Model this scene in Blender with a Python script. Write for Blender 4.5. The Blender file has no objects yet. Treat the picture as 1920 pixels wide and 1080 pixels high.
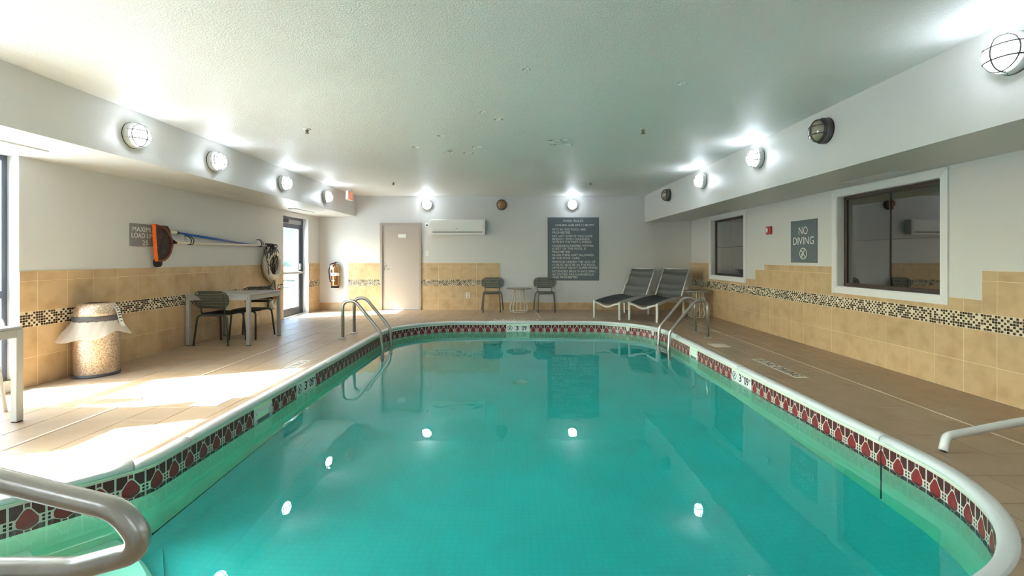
import bpy, bmesh, math, random
from mathutils import Vector, Matrix, Quaternion
random.seed(7)
PI = math.pi
SC = bpy.context.scene
COL = SC.collection

# ------------------------------------------------------------------ camera, world, sun, exposure
CAM_H, FPX, VPX, VPY = 1.30, 868.0, 968.0, 483.0
cd = bpy.data.cameras.new('camera')
cam = bpy.data.objects.new('camera', cd)
COL.objects.link(cam)
cam.location = (0, 0, CAM_H)
cam.rotation_euler = (PI / 2, 0, 0)
cd.sensor_width = 36.0
cd.lens = FPX / 1920 * 36
cd.shift_x = (960 - VPX) / 1920
cd.shift_y = (VPY - 540) / 1920
cd.clip_start = 0.05
cd.clip_end = 300
SC.camera = cam

w = bpy.data.worlds.new('sky')
SC.world = w
w.use_nodes = True
_bg = w.node_tree.nodes['Background']
_sky = w.node_tree.nodes.new('ShaderNodeTexSky')
_sky.sky_type = 'NISHITA'
_sky.sun_disc = False
_sky.sun_elevation = math.radians(38.6)
_sky.sun_rotation = math.radians(249)
_sky.dust_density = 2.0
w.node_tree.links.new(_sky.outputs[0], _bg.inputs[0])
_bg.inputs[1].default_value = 2.1

SUN_AZ, SUN_EL = math.radians(21), math.radians(38.6)
sd = bpy.data.lights.new('sun', 'SUN')
sd.energy = 28.0
sd.angle = math.radians(0.53)
sd.color = (1.0, 0.965, 0.93)
sun = bpy.data.objects.new('sun', sd)
COL.objects.link(sun)
sun.rotation_euler = Vector((math.cos(SUN_AZ) * math.cos(SUN_EL), math.sin(SUN_AZ) * math.cos(SUN_EL), -math.sin(SUN_EL))).to_track_quat('-Z', 'Y').to_euler()

LAMP_STRENGTH = 21.0
SC.view_settings.view_transform = 'Standard'
SC.view_settings.look = 'None'
SC.view_settings.exposure = 1.25
SC.view_settings.gamma = 1.0
SC.view_settings.use_curve_mapping = False
cy = SC.cycles
cy.max_bounces = 12
cy.diffuse_bounces = 6
cy.glossy_bounces = 5
cy.transmission_bounces = 8
cy.transparent_max_bounces = 12
cy.sample_clamp_indirect = 8.0
cy.caustics_refractive = True
cy.caustics_reflective = False
cy.use_denoising = True
cy.filter_width = 1.15

# ------------------------------------------------------------------ materials
def lin(r, g, b):
    f = lambda c: (c / 255 / 12.92) if c / 255 <= 0.04045 else ((c / 255 + 0.055) / 1.055) ** 2.4
    return (f(r), f(g), f(b), 1.0)

def node(nt, t, **kw):
    n = nt.nodes.new(t)
    for k, v in kw.items():
        setattr(n, k, v)
    return n

def mat(name, rgb, rough=0.5, metal=0.0, var=0.0, vscale=6.0, bump=0.0, bscale=60.0, spec=0.5, emit=None, objvar=0.0, coat=0.0, vcol=None, vdetail=4.0):
    m = bpy.data.materials.new(name)
    m.use_nodes = True
    nt = m.node_tree
    p = nt.nodes['Principled BSDF']
    c = lin(*rgb)
    p.inputs['Base Color'].default_value = c
    p.inputs['Roughness'].default_value = rough
    p.inputs['Metallic'].default_value = metal
    p.inputs['Specular IOR Level'].default_value = spec
    p.inputs['Coat Weight'].default_value = coat
    if emit:
        p.inputs['Emission Color'].default_value = lin(*rgb)
        p.inputs['Emission Strength'].default_value = emit
    geo = node(nt, 'ShaderNodeNewGeometry')
    if var > 0 or objvar > 0:
        hsv = node(nt, 'ShaderNodeHueSaturation')
        hsv.inputs['Color'].default_value = c
        val = None
        if var > 0:
            ns = node(nt, 'ShaderNodeTexNoise')
            ns.inputs['Scale'].default_value = vscale
            ns.inputs['Detail'].default_value = vdetail
            nt.links.new(geo.outputs['Position'], ns.inputs['Vector'])
            mr = node(nt, 'ShaderNodeMapRange')
            mr.inputs['From Min'].default_value = 0.3
            mr.inputs['From Max'].default_value = 0.7
            mr.inputs['To Min'].default_value = 1 - var
            mr.inputs['To Max'].default_value = 1 + var
            nt.links.new(ns.outputs['Fac'], mr.inputs['Value'])
            val = mr.outputs['Result']
            if vcol:
                mx = node(nt, 'ShaderNodeMix', data_type='RGBA')
                mx.inputs[6].default_value = c
                mx.inputs[7].default_value = lin(*vcol)
                mr2 = node(nt, 'ShaderNodeMapRange')
                mr2.inputs['From Min'].default_value = 0.42
                mr2.inputs['From Max'].default_value = 0.68
                nt.links.new(ns.outputs['Fac'], mr2.inputs['Value'])
                nt.links.new(mr2.outputs['Result'], mx.inputs[0])
                nt.links.new(mx.outputs[2], hsv.inputs['Color'])
        if objvar > 0:
            oi = node(nt, 'ShaderNodeObjectInfo')
            mo = node(nt, 'ShaderNodeMapRange')
            mo.inputs['To Min'].default_value = 1 - objvar
            mo.inputs['To Max'].default_value = 1 + objvar
            nt.links.new(oi.outputs['Random'], mo.inputs['Value'])
            if val:
                mm = node(nt, 'ShaderNodeMath', operation='MULTIPLY')
                nt.links.new(val, mm.inputs[0])
                nt.links.new(mo.outputs['Result'], mm.inputs[1])
                val = mm.outputs[0]
            else:
                val = mo.outputs['Result']
        nt.links.new(val, hsv.inputs['Value'])
        nt.links.new(hsv.outputs['Color'], p.inputs['Base Color'])
    if bump > 0:
        nb = node(nt, 'ShaderNodeTexNoise')
        nb.inputs['Scale'].default_value = bscale
        nb.inputs['Detail'].default_value = 3
        nt.links.new(geo.outputs['Position'], nb.inputs['Vector'])
        bp = node(nt, 'ShaderNodeBump')
        bp.inputs['Strength'].default_value = bump
        bp.inputs['Distance'].default_value = 0.01
        nt.links.new(nb.outputs['Fac'], bp.inputs['Height'])
        nt.links.new(bp.outputs['Normal'], p.inputs['Normal'])
    return m

def glass_mat(name, tint=(235, 242, 240), boost=1.0, ior=1.5):
    m = bpy.data.materials.new(name)
    m.use_nodes = True
    nt = m.node_tree
    nt.nodes.remove(nt.nodes['Principled BSDF'])
    out = nt.nodes['Material Output']
    tr = node(nt, 'ShaderNodeBsdfTransparent')
    tr.inputs['Color'].default_value = lin(*tint)
    gl = node(nt, 'ShaderNodeBsdfGlossy')
    gl.inputs['Roughness'].default_value = 0.015
    # Schlick reflectance from |N.I|, the same for both faces of the pane
    f0 = ((ior - 1) / (ior + 1)) ** 2
    geo = node(nt, 'ShaderNodeNewGeometry')
    dt = node(nt, 'ShaderNodeVectorMath', operation='DOT_PRODUCT')
    nt.links.new(geo.outputs['Normal'], dt.inputs[0])
    nt.links.new(geo.outputs['Incoming'], dt.inputs[1])
    ab = node(nt, 'ShaderNodeMath', operation='ABSOLUTE')
    nt.links.new(dt.outputs['Value'], ab.inputs[0])
    om = node(nt, 'ShaderNodeMath', operation='SUBTRACT', use_clamp=True)
    om.inputs[0].default_value = 1.0
    nt.links.new(ab.outputs[0], om.inputs[1])
    pw = node(nt, 'ShaderNodeMath', operation='POWER')
    pw.inputs[1].default_value = 5.0
    nt.links.new(om.outputs[0], pw.inputs[0])
    ma = node(nt, 'ShaderNodeMath', operation='MULTIPLY_ADD')
    ma.inputs[1].default_value = 1 - f0
    ma.inputs[2].default_value = f0
    nt.links.new(pw.outputs[0], ma.inputs[0])
    mu = node(nt, 'ShaderNodeMath', operation='MULTIPLY', use_clamp=True)
    mu.inputs[1].default_value = boost
    mx = node(nt, 'ShaderNodeMixShader')
    nt.links.new(ma.outputs[0], mu.inputs[0])
    nt.links.new(mu.outputs[0], mx.inputs[0])
    nt.links.new(tr.outputs[0], mx.inputs[1])
    nt.links.new(gl.outputs[0], mx.inputs[2])
    nt.links.new(mx.outputs[0], out.inputs['Surface'])
    return m

M = {}
M['paint'] = mat('wall_paint', (209, 208, 207), 0.45, bump=0.12, bscale=140, spec=0.4)
M['paint_r'] = M['paint']
M['soffit'] = mat('soffit_paint', (204, 202, 198), 0.38, bump=0.15, bscale=120)
M['ceil'] = mat('ceiling_paint', (218, 218, 214), 0.5, bump=0.7, bscale=85, var=0.015, vscale=1.2)
M['tile'] = mat('wall_tile_glaze', (204, 174, 134), 0.35, var=0.08, vscale=5.5, vcol=(178, 148, 110), objvar=0.05, bump=0.05, bscale=30, vdetail=6)
M['grout'] = mat('wall_grout', (226, 208, 176), 0.8)
M['floor'] = mat('floor_tile_ceramic', (176, 152, 126), 0.42, var=0.10, vscale=3.2, vcol=(160, 134, 106), objvar=0.045, bump=0.06, bscale=40, vdetail=6)
M['fgrout'] = mat('floor_grout', (128, 106, 84), 0.9)
M['caulk'] = mat('white_joint', (226, 214, 196), 0.8, var=0.06, vscale=30)
M['mdark'] = mat('mosaic_dark', (46, 36, 30), 0.2, var=0.35, vscale=25)
M['mbrown'] = mat('mosaic_brown', (88, 68, 52), 0.2, var=0.3, vscale=25)
M['mcream'] = mat('mosaic_cream', (216, 206, 186), 0.2, var=0.06, vscale=25)
M['coping'] = mat('coping_white', (222, 226, 224), 0.35)
M['lcream'] = mat('liner_cream', (224, 216, 200), 0.45)
M['lmaroon'] = mat('liner_maroon', (86, 36, 34), 0.35, var=0.2, vscale=40)
M['lred'] = mat('liner_red', (140, 44, 44), 0.35, var=0.25, vscale=25)
M['ldark'] = mat('liner_dark', (44, 26, 26), 0.4)
M['lwall'] = mat('liner_wall', (222, 248, 214), 0.6, var=0.03, vscale=5)
M['lfloor'] = mat('liner_floor', (104, 216, 230), 0.6, var=0.05, vscale=1.6)
M['step'] = mat('fiberglass_step', (232, 236, 226), 0.5)
M['steel'] = mat('brushed_steel', (188, 187, 182), 0.30, metal=1.0, var=0.05, vscale=30)
M['chrome'] = mat('chrome', (210, 210, 208), 0.12, metal=1.0)
M['alu'] = mat('grey_aluminium', (176, 176, 174), 0.4, metal=0.3)
M['white'] = mat('white_plastic', (232, 232, 228), 0.35)
M['whitetrim'] = mat('white_trim', (222, 222, 224), 0.4)
M['black'] = mat('black_rubber', (26, 26, 28), 0.6)
M['chair'] = mat('dark_green_metal', (70, 76, 68), 0.42)
M['seat'] = mat('charcoal_seat', (34, 37, 36), 0.55)
M['olive'] = mat('olive_grey_metal', (96, 98, 86), 0.42)
M['lightchair'] = mat('pale_grey_metal', (200, 202, 204), 0.35)
M['lframe'] = mat('pale_frame_metal', (206, 206, 204), 0.3, metal=0.2)
M['sling'] = mat('grey_sling_fabric', (92, 93, 91), 0.6, var=0.06, vscale=40)
M['slingdark'] = mat('dark_sling_fabric', (58, 60, 60), 0.65, var=0.05, vscale=40)
M['tabletop'] = mat('taupe_tabletop', (150, 142, 132), 0.4)
M['wire'] = mat('cream_wire', (218, 208, 192), 0.4)
M['door'] = mat('door_paint', (178, 168, 160), 0.42, bump=0.03, bscale=200)
M['dframe'] = mat('door_frame_paint', (166, 156, 144), 0.42)
M['bronze'] = mat('dark_bronze_frame', (70, 60, 56), 0.4, metal=0.3)
M['storefront'] = mat('blue_grey_storefront', (92, 98, 112), 0.35, metal=0.3)
M['sign'] = mat('slate_sign', (98, 108, 116), 0.5)
M['signl'] = mat('grey_sign', (134, 131, 132), 0.5)
M['ink'] = mat('white_lettering', (236, 236, 232), 0.5)
M['blackink'] = mat('black_lettering', (20, 20, 22), 0.5)
M['greyink'] = mat('grey_lettering', (120, 124, 128), 0.5)
M['redink'] = mat('red_symbol', (150, 40, 40), 0.5)
M['orange'] = mat('orange_plastic', (255, 112, 8), 0.4)
M['amber'] = mat('amber_float', (206, 118, 20), 0.5)
M['netdark'] = mat('dark_net', (62, 52, 48), 0.6, var=0.5, vscale=22)
M['rustred'] = mat('rust_red_plastic', (120, 56, 34), 0.45)
M['blue'] = mat('blue_pole', (38, 84, 168), 0.3)
M['polewhite'] = mat('cream_pole', (228, 220, 204), 0.35)
M['ivory'] = mat('ivory_handle', (226, 216, 192), 0.45)
M['buoy'] = mat('off_white_buoy', (222, 212, 192), 0.6, var=0.05, vscale=20)
M['rope'] = mat('white_rope', (228, 220, 204), 0.8)
M['cord'] = mat('dark_cord', (44, 40, 40), 0.55, var=0.7, vscale=60)
M['tansteel'] = mat('steel_painted_reflection', (190, 140, 92), 0.22, metal=0.9, var=0.06, vscale=20)  # stainless steel; the tan it reflects is put into its base colour
M['maroon'] = mat('dark_maroon_plastic', (84, 32, 34), 0.4)
M['paper'] = mat('white_paper', (236, 236, 234), 0.7, var=0.03, vscale=40)
M['redalarm'] = mat('red_alarm', (164, 30, 40), 0.35)
M['can'] = mat('hammered_can', (214, 176, 136), 0.28, metal=0.75, bump=0.5, bscale=130)
M['canband'] = mat('grey_band', (84, 84, 86), 0.5)
M['lampgrey'] = mat('lamp_housing_grey', (206, 210, 206), 0.4)
M['cage'] = mat('lamp_cage_grey', (72, 70, 68), 0.4)
M['bulb'] = mat('lit_globe', (232, 243, 255), 0.4, emit=LAMP_STRENGTH)
M['deadglobe'] = mat('smoked_globe', (150, 140, 116), 0.15, coat=0.5)
M['goldglobe'] = mat('amber_globe', (158, 126, 88), 0.15, metal=0.3, coat=0.5)
M['goldmetal'] = mat('aged_bronze', (112, 92, 68), 0.35, metal=0.5)
M['exitred'] = mat('exit_panel', (236, 116, 66), 0.4, emit=0.25)
M['glass'] = glass_mat('clear_glass')
M['darkglass'] = glass_mat('interior_glass', (170, 162, 150), boost=6.5)
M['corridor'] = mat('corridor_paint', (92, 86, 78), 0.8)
M['ground'] = mat('outside_concrete', (206, 204, 200), 0.9, var=0.06, vscale=1.5)
M['siding'] = mat('outside_siding', (92, 100, 114), 0.8)
M['roofing'] = mat('outside_roofing', (78, 82, 90), 0.9)
M['hedge'] = mat('outside_hedge', (54, 64, 58), 0.9, var=0.4, vscale=9, bump=1.0, bscale=8)
M['vent'] = mat('vent_white', (216, 216, 212), 0.45)
M['ventdark'] = mat('vent_shadow', (60, 60, 58), 0.8)
M['flake'] = mat('peeling_paint', (228, 228, 222), 0.6)
M['sprink'] = mat('sprinkler_brass', (120, 106, 88), 0.35, metal=0.7)

# fine mosaic print of the liner floor
def liner_print():
    nt = M['lfloor'].node_tree
    p = nt.nodes['Principled BSDF']
    src = p.inputs['Base Color'].links[0].from_socket
    geo = node(nt, 'ShaderNodeNewGeometry')
    br = node(nt, 'ShaderNodeTexBrick')
    br.offset = 0.0
    br.inputs['Scale'].default_value = 1.0
    br.inputs['Brick Width'].default_value = 0.05
    br.inputs['Row Height'].default_value = 0.05
    br.inputs['Mortar Size'].default_value = 0.006
    br.inputs['Color1'].default_value = (1, 1, 1, 1)
    br.inputs['Color2'].default_value = (.86, .9, .92, 1)
    br.inputs['Mortar'].default_value = (.74, .8, .82, 1)
    nt.links.new(geo.outputs['Position'], br.inputs['Vector'])
    mx = node(nt, 'ShaderNodeMix', data_type='RGBA', blend_type='MULTIPLY')
    mx.inputs[0].default_value = 0.28
    nt.links.new(src, mx.inputs[6])
    nt.links.new(br.outputs['Color'], mx.inputs[7])
    nt.links.new(mx.outputs[2], p.inputs['Base Color'])
liner_print()

# speckled hammered finish of the bin
def can_material():
    m = M['can']
    nt = m.node_tree
    p = nt.nodes['Principled BSDF']
    geo = node(nt, 'ShaderNodeNewGeometry')
    vo = node(nt, 'ShaderNodeTexVoronoi')
    vo.inputs['Scale'].default_value = 150
    nt.links.new(geo.outputs['Position'], vo.inputs['Vector'])
    cr = node(nt, 'ShaderNodeValToRGB')
    cr.color_ramp.elements[0].color = lin(240, 226, 208)
    cr.color_ramp.elements[0].position = 0.25
    cr.color_ramp.elements[1].color = lin(186, 148, 110)
    cr.color_ramp.elements[1].position = 0.8
    nt.links.new(vo.outputs['Color'], cr.inputs['Fac'])
    nt.links.new(cr.outputs['Color'], p.inputs['Base Color'])
can_material()

def bag_material():
    m = bpy.data.materials.new('translucent_bag')
    m.use_nodes = True
    nt = m.node_tree
    nt.nodes.remove(nt.nodes['Principled BSDF'])
    out = nt.nodes['Material Output']
    tr = node(nt, 'ShaderNodeBsdfTransparent')
    df = node(nt, 'ShaderNodeBsdfDiffuse')
    df.inputs['Color'].default_value = lin(240, 236, 230)
    tl = node(nt, 'ShaderNodeBsdfTranslucent')
    tl.inputs['Color'].default_value = lin(240, 236, 230)
    a = node(nt, 'ShaderNodeMixShader')
    b = node(nt, 'ShaderNodeMixShader')
    a.inputs[0].default_value = 0.4
    b.inputs[0].default_value = 0.74
    nt.links.new(df.outputs[0], a.inputs[1])
    nt.links.new(tl.outputs[0], a.inputs[2])
    nt.links.new(tr.outputs[0], b.inputs[1])
    nt.links.new(a.outputs[0], b.inputs[2])
    nt.links.new(b.outputs[0], out.inputs['Surface'])
    return m
M['bag'] = bag_material()

def water_material():
    m = bpy.data.materials.new('pool_water')
    m.use_nodes = True
    nt = m.node_tree
    p = nt.nodes['Principled BSDF']
    p.inputs['Base Color'].default_value = (1, 1, 1, 1)
    p.inputs['Roughness'].default_value = 0.0
    p.inputs['IOR'].default_value = 1.333
    p.inputs['Transmission Weight'].default_value = 1.0
    geo = node(nt, 'ShaderNodeNewGeometry')
    ns = node(nt, 'ShaderNodeTexNoise')
    ns.inputs['Scale'].default_value = 2.2
    ns.inputs['Detail'].default_value = 2
    nt.links.new(geo.outputs['Position'], ns.inputs['Vector'])
    bp = node(nt, 'ShaderNodeBump')
    bp.inputs['Strength'].default_value = 0.10
    bp.inputs['Distance'].default_value = 0.02
    nt.links.new(ns.outputs['Fac'], bp.inputs['Height'])
    nt.links.new(bp.outputs['Normal'], p.inputs['Normal'])
    va = node(nt, 'ShaderNodeVolumeAbsorption')
    va.inputs['Color'].default_value = (0.0, 0.945, 0.85, 1)
    va.inputs['Density'].default_value = 0.74
    nt.links.new(va.outputs[0], nt.nodes['Material Output'].inputs['Volume'])
    return m
M['water'] = water_material()

# ------------------------------------------------------------------ mesh helpers
class MB:
    def __init__(s):
        s.v, s.f, s.mi, s.sm = [], [], [], []

    def add(s, vs, fs, mi=0, smooth=False):
        o = len(s.v)
        s.v += [tuple(x) for x in vs]
        for f in fs:
            s.f.append(tuple(i + o for i in f))
            s.mi.append(mi)
            s.sm.append(smooth)
        return s

    def box(s, x0, x1, y0, y1, z0, z1, mi=0, c=0.0):
        if x0 > x1: x0, x1 = x1, x0
        if y0 > y1: y0, y1 = y1, y0
        if z0 > z1: z0, z1 = z1, z0
        if c > 0:
            c = min(c, (x1 - x0) * .45, (y1 - y0) * .45, (z1 - z0) * .45)
            vs, idx = [], {}
            for ix, X in enumerate((x0, x1)):
                for iy, Y in enumerate((y0, y1)):
                    for iz, Z in enumerate((z0, z1)):
                        sx, sy, sz = 1 - 2 * ix, 1 - 2 * iy, 1 - 2 * iz
                        for a in range(3):
                            p = [X + sx * c, Y + sy * c, Z + sz * c]
                            p[a] = (X, Y, Z)[a]
                            idx[(ix, iy, iz, a)] = len(vs)
                            vs.append(p)
            fs = []
            for a in range(3):
                b, d = (a + 1) % 3, (a + 2) % 3
                for e in (0, 1):
                    q = []
                    for (u, w_) in ((0, 0), (1, 0), (1, 1), (0, 1)):
                        k = [0, 0, 0]; k[a] = e; k[b] = u; k[d] = w_
                        q.append(idx[(*k, a)])
                    fs.append(q if e else q[::-1])
            for a in range(3):
                b, d = (a + 1) % 3, (a + 2) % 3
                for u in (0, 1):
                    for w_ in (0, 1):
                        k0 = [0, 0, 0]; k0[b] = u; k0[d] = w_
                        k1 = list(k0); k1[a] = 1
                        q = [idx[(*k0, b)], idx[(*k1, b)], idx[(*k1, d)], idx[(*k0, d)]]
                        fs.append(q if (u ^ w_) == 1 else q[::-1])
            for k in ((i, j, l) for i in (0, 1) for j in (0, 1) for l in (0, 1)):
                t = [idx[(*k, 0)], idx[(*k, 1)], idx[(*k, 2)]]
                fs.append(t if sum(k) % 2 else t[::-1])
            return s.add(vs, fs, mi)
        vs = [(x0, y0, z0), (x1, y0, z0), (x1, y1, z0), (x0, y1, z0), (x0, y0, z1), (x1, y0, z1), (x1, y1, z1), (x0, y1, z1)]
        return s.add(vs, [(3, 2, 1, 0), (4, 5, 6, 7), (0, 1, 5, 4), (1, 2, 6, 5), (2, 3, 7, 6), (3, 0, 4, 7)], mi)

    def tube(s, pts, r, n=10, mi=0, closed=False, caps=True, flat=1.0):
        P = [Vector(p) for p in pts]
        N = len(P)
        rr = r if isinstance(r, (list, tuple)) else [r] * N
        T = []
        for i in range(N):
            a = P[(i - 1) % N] if (closed or i > 0) else P[i]
            b = P[(i + 1) % N] if (closed or i < N - 1) else P[i]
            t = (b - a)
            T.append(t.normalized() if t.length > 1e-9 else Vector((0, 0, 1)))
        u = T[0].orthogonal().normalized()
        if abs(T[0].z) < 0.99:
            u = T[0].cross(Vector((0, 0, 1))).normalized()
        vs = []
        for i in range(N):
            if i:
                q = T[i - 1].rotation_difference(T[i])
                u = (q @ u)
                u = (u - T[i] * u.dot(T[i])).normalized()
            w_ = T[i].cross(u)
            for k in range(n):
                a = 2 * PI * k / n
                vs.append(P[i] + (u * math.cos(a) + w_ * math.sin(a) * flat) * rr[i])
        fs = []
        for i in range(N if closed else N - 1):
            j = (i + 1) % N
            for k in range(n):
                l = (k + 1) % n
                fs.append((i * n + k, i * n + l, j * n + l, j * n + k))
        if caps and not closed:
            s.add(vs, fs, mi, True)
            o = len(s.v) - len(vs)
            s.f.append(tuple(o + k for k in range(n))[::-1]); s.mi.append(mi); s.sm.append(False)
            s.f.append(tuple(o + (N - 1) * n + k for k in range(n))); s.mi.append(mi); s.sm.append(False)
            return s
        return s.add(vs, fs, mi, True)

    def lathe(s, prof, n=24, c=(0, 0, 0), mi=0, smooth=True, sx=1.0, sy=1.0):
        vs, fs = [], []
        for (r, z) in prof:
            for k in range(n):
                a = 2 * PI * k / n
                vs.append((c[0] + r * sx * math.cos(a), c[1] + r * sy * math.sin(a), c[2] + z))
        for i in range(len(prof) - 1):
            for k in range(n):
                l = (k + 1) % n
                fs.append((i * n + k, i * n + l, (i + 1) * n + l, (i + 1) * n + k))
        s.add(vs, fs, mi, smooth)
        o = len(s.v) - len(vs)
        if prof[0][0] > 1e-6:
            s.f.append(tuple(o + k for k in range(n))[::-1]); s.mi.append(mi); s.sm.append(False)
        if prof[-1][0] > 1e-6:
            s.f.append(tuple(o + (len(prof) - 1) * n + k for k in range(n))); s.mi.append(mi); s.sm.append(False)
        return s

    def prism(s, poly, z0, z1, mi=0, c=0.0):
        """polygon in xy (counter-clockwise) extruded in z; c chamfers the top edge"""
        n = len(poly)
        vs = [(x, y, z0) for x, y in poly]
        if c > 0:
            cx = sum(p[0] for p in poly) / n; cy_ = sum(p[1] for p in poly) / n
            ins = []
            for x, y in poly:
                d = math.hypot(x - cx, y - cy_) or 1
                ins.append((x - (x - cx) / d * c * 1.4, y - (y - cy_) / d * c * 1.4))
            vs += [(x, y, z1 - c) for x, y in poly] + [(x, y, z1) for x, y in ins]
            rings = 3
        else:
            vs += [(x, y, z1) for x, y in poly]
            rings = 2
        fs = [tuple(range(n))[::-1], tuple(range((rings - 1) * n, rings * n))]
        for r in range(rings - 1):
            for k in range(n):
                l = (k + 1) % n
                fs.append((r * n + k, r * n + l, (r + 1) * n + l, (r + 1) * n + k))
        return s.add(vs, fs, mi)

    def xform(s, m):
        s.v = [tuple(m @ Vector(p)) for p in s.v]
        return s

    def mesh(s, name, mats):
        me = bpy.data.meshes.new(name)
        me.from_pydata(s.v, [], s.f)
        for m in (mats if isinstance(mats, (list, tuple)) else [mats]):
            me.materials.append(M[m] if isinstance(m, str) else m)
        me.polygons.foreach_set('material_index', s.mi)
        me.polygons.foreach_set('use_smooth', s.sm)
        me.update()
        return me

def link(name, me, parent=None, loc=None):
    o = bpy.data.objects.new(name, me)
    COL.objects.link(o)
    if parent:
        o.parent = parent
    if loc is not None:
        o.location = loc
    return o

def obj(name, mb, mats, parent=None, label=None, kind=None, loc=None):
    o = link(name, mb.mesh(name, mats), parent, loc)
    if label: o['label'] = label
    if kind: o['kind'] = kind
    return o

def tag(o, label, cat, group=None, kind=None):
    o['label'] = label
    o['category'] = cat
    if group: o['group'] = group
    if kind: o['kind'] = kind
    return o

def thing(name, label, cat, loc=(0, 0, 0), rotz=0.0, group=None, mw=None, kind=None):
    o = bpy.data.objects.new(name, None)
    COL.objects.link(o)
    o.empty_display_size = 0.1
    if mw is not None:
        o.matrix_world = mw
    else:
        o.location = loc
        o.rotation_euler = (0, 0, rotz)
    tag(o, label, cat, group, kind)
    return o

def struct_root(name, mw=None, loc=(0, 0, 0)):
    o = bpy.data.objects.new(name, None)
    COL.objects.link(o)
    if mw is not None: o.matrix_world = mw
    else: o.location = loc
    o['kind'] = 'structure'
    return o

def struct(name, mb, mats):
    return obj(name, mb, mats, kind='structure')

CHILDREN = {}
def dup(root, label, loc=None, rotz=None, mw=None, group=None):
    r = root.copy(); COL.objects.link(r)
    if mw is not None: r.matrix_world = mw
    if loc is not None: r.location = loc
    if rotz is not None: r.rotation_euler = (0, 0, rotz)
    r['label'] = label
    if group: r['group'] = group
    for ch in list(root.children):
        c = ch.copy(); COL.objects.link(c); c.parent = r
        for g in list(ch.children):
            d = g.copy(); COL.objects.link(d); d.parent = c
    return r

def wallframe(side, s, z, d=0.0):
    """local x = viewer's right, y = up, z = out of the wall"""
    if side == 'left':
        ax, ay, az, p = (0, 1, 0), (0, 0, 1), (1, 0, 0), (XL + d, s, z)
    elif side == 'right':
        ax, ay, az, p = (0, -1, 0), (0, 0, 1), (-1, 0, 0), (XR - d, s, z)
    else:
        ax, ay, az, p = (1, 0, 0), (0, 0, 1), (0, -1, 0), (s, YB - d, z)
    m = Matrix.Identity(4)
    for i in range(3):
        m[i][0], m[i][1], m[i][2], m[i][3] = ax[i], ay[i], az[i], p[i]
    return m

def arc_pts(pts, rad, n=6):
    """polyline with rounded corners (3d)"""
    P = [Vector(p) for p in pts]
    R = rad if isinstance(rad, (list, tuple)) else [rad] * len(P)
    out = [P[0]]
    for i in range(1, len(P) - 1):
        a, b, c = P[i - 1], P[i], P[i + 1]
        u, v = (a - b), (c - b)
        lu, lv = u.length, v.length
        u.normalize(); v.normalize()
        ang = u.angle(v)
        if ang > PI - 0.02 or R[i] <= 0:
            out.append(b); continue
        t = min(R[i] / math.tan(ang / 2), lu * .49, lv * .49)
        r = t * math.tan(ang / 2)
        bis = (u + v).normalized()
        cen = b + bis * (r / math.sin(ang / 2))
        p0, p1 = b + u * t, b + v * t
        d0, d1 = p0 - cen, p1 - cen
        tot = d0.angle(d1)
        axn = d0.cross(d1).normalized()
        for k in range(n + 1):
            out.append(cen + Quaternion(axn, tot * k / n) @ d0)
    out.append(P[-1])
    return out

def rrect(w_, h, r, n=5, cx=0, cy_=0):
    out = []
    for (sx, sy, a0) in ((1, -1, -PI / 2), (1, 1, 0), (-1, 1, PI / 2), (-1, -1, PI)):
        for k in range(n + 1):
            a = a0 + PI / 2 * k / n
            out.append((cx + sx * (w_ / 2 - r) + r * math.cos(a), cy_ + sy * (h / 2 - r) + r * math.sin(a)))
    return out

def text_mesh(body, height=None, width=None, align='CENTER', extrude=0.0008, thin=0.0, mname='ink'):
    cu = bpy.data.curves.new('lettering', 'FONT')
    cu.body = body
    cu.align_x = align
    cu.align_y = 'CENTER'
    cu.size = 1.0
    cu.extrude = extrude
    cu.offset = thin
    cu.resolution_u = 3
    o = bpy.data.objects.new('tmp', cu)
    COL.objects.link(o)
    dg = bpy.context.evaluated_depsgraph_get()
    me = bpy.data.meshes.new_from_object(o.evaluated_get(dg))
    bpy.data.objects.remove(o)
    xs = [v.co.x for v in me.vertices]; ys = [v.co.y for v in me.vertices]
    x0, x1, y0, y1 = min(xs), max(xs), min(ys), max(ys)
    sy = height / (y1 - y0) if height else 1
    sx = width / (x1 - x0) if width else sy
    ox = (x0 + x1) / 2 if align == 'CENTER' else x0
    oy = (y0 + y1) / 2
    for v in me.vertices:
        v.co.x = (v.co.x - ox) * sx
        v.co.y = (v.co.y - oy) * sy
    me.materials.clear()
    me.materials.append(M[mname])
    return me

def letters(parent, body, x, y, z, height, width=None, align='CENTER', thin=0.0, mname='ink', name='lettering', rot=0):
    o = link(name, text_mesh(body, height, width, align, 0.0008, thin, mname), parent, (x, y, z))
    if rot: o.rotation_euler = (0, 0, rot)
    return o

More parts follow.
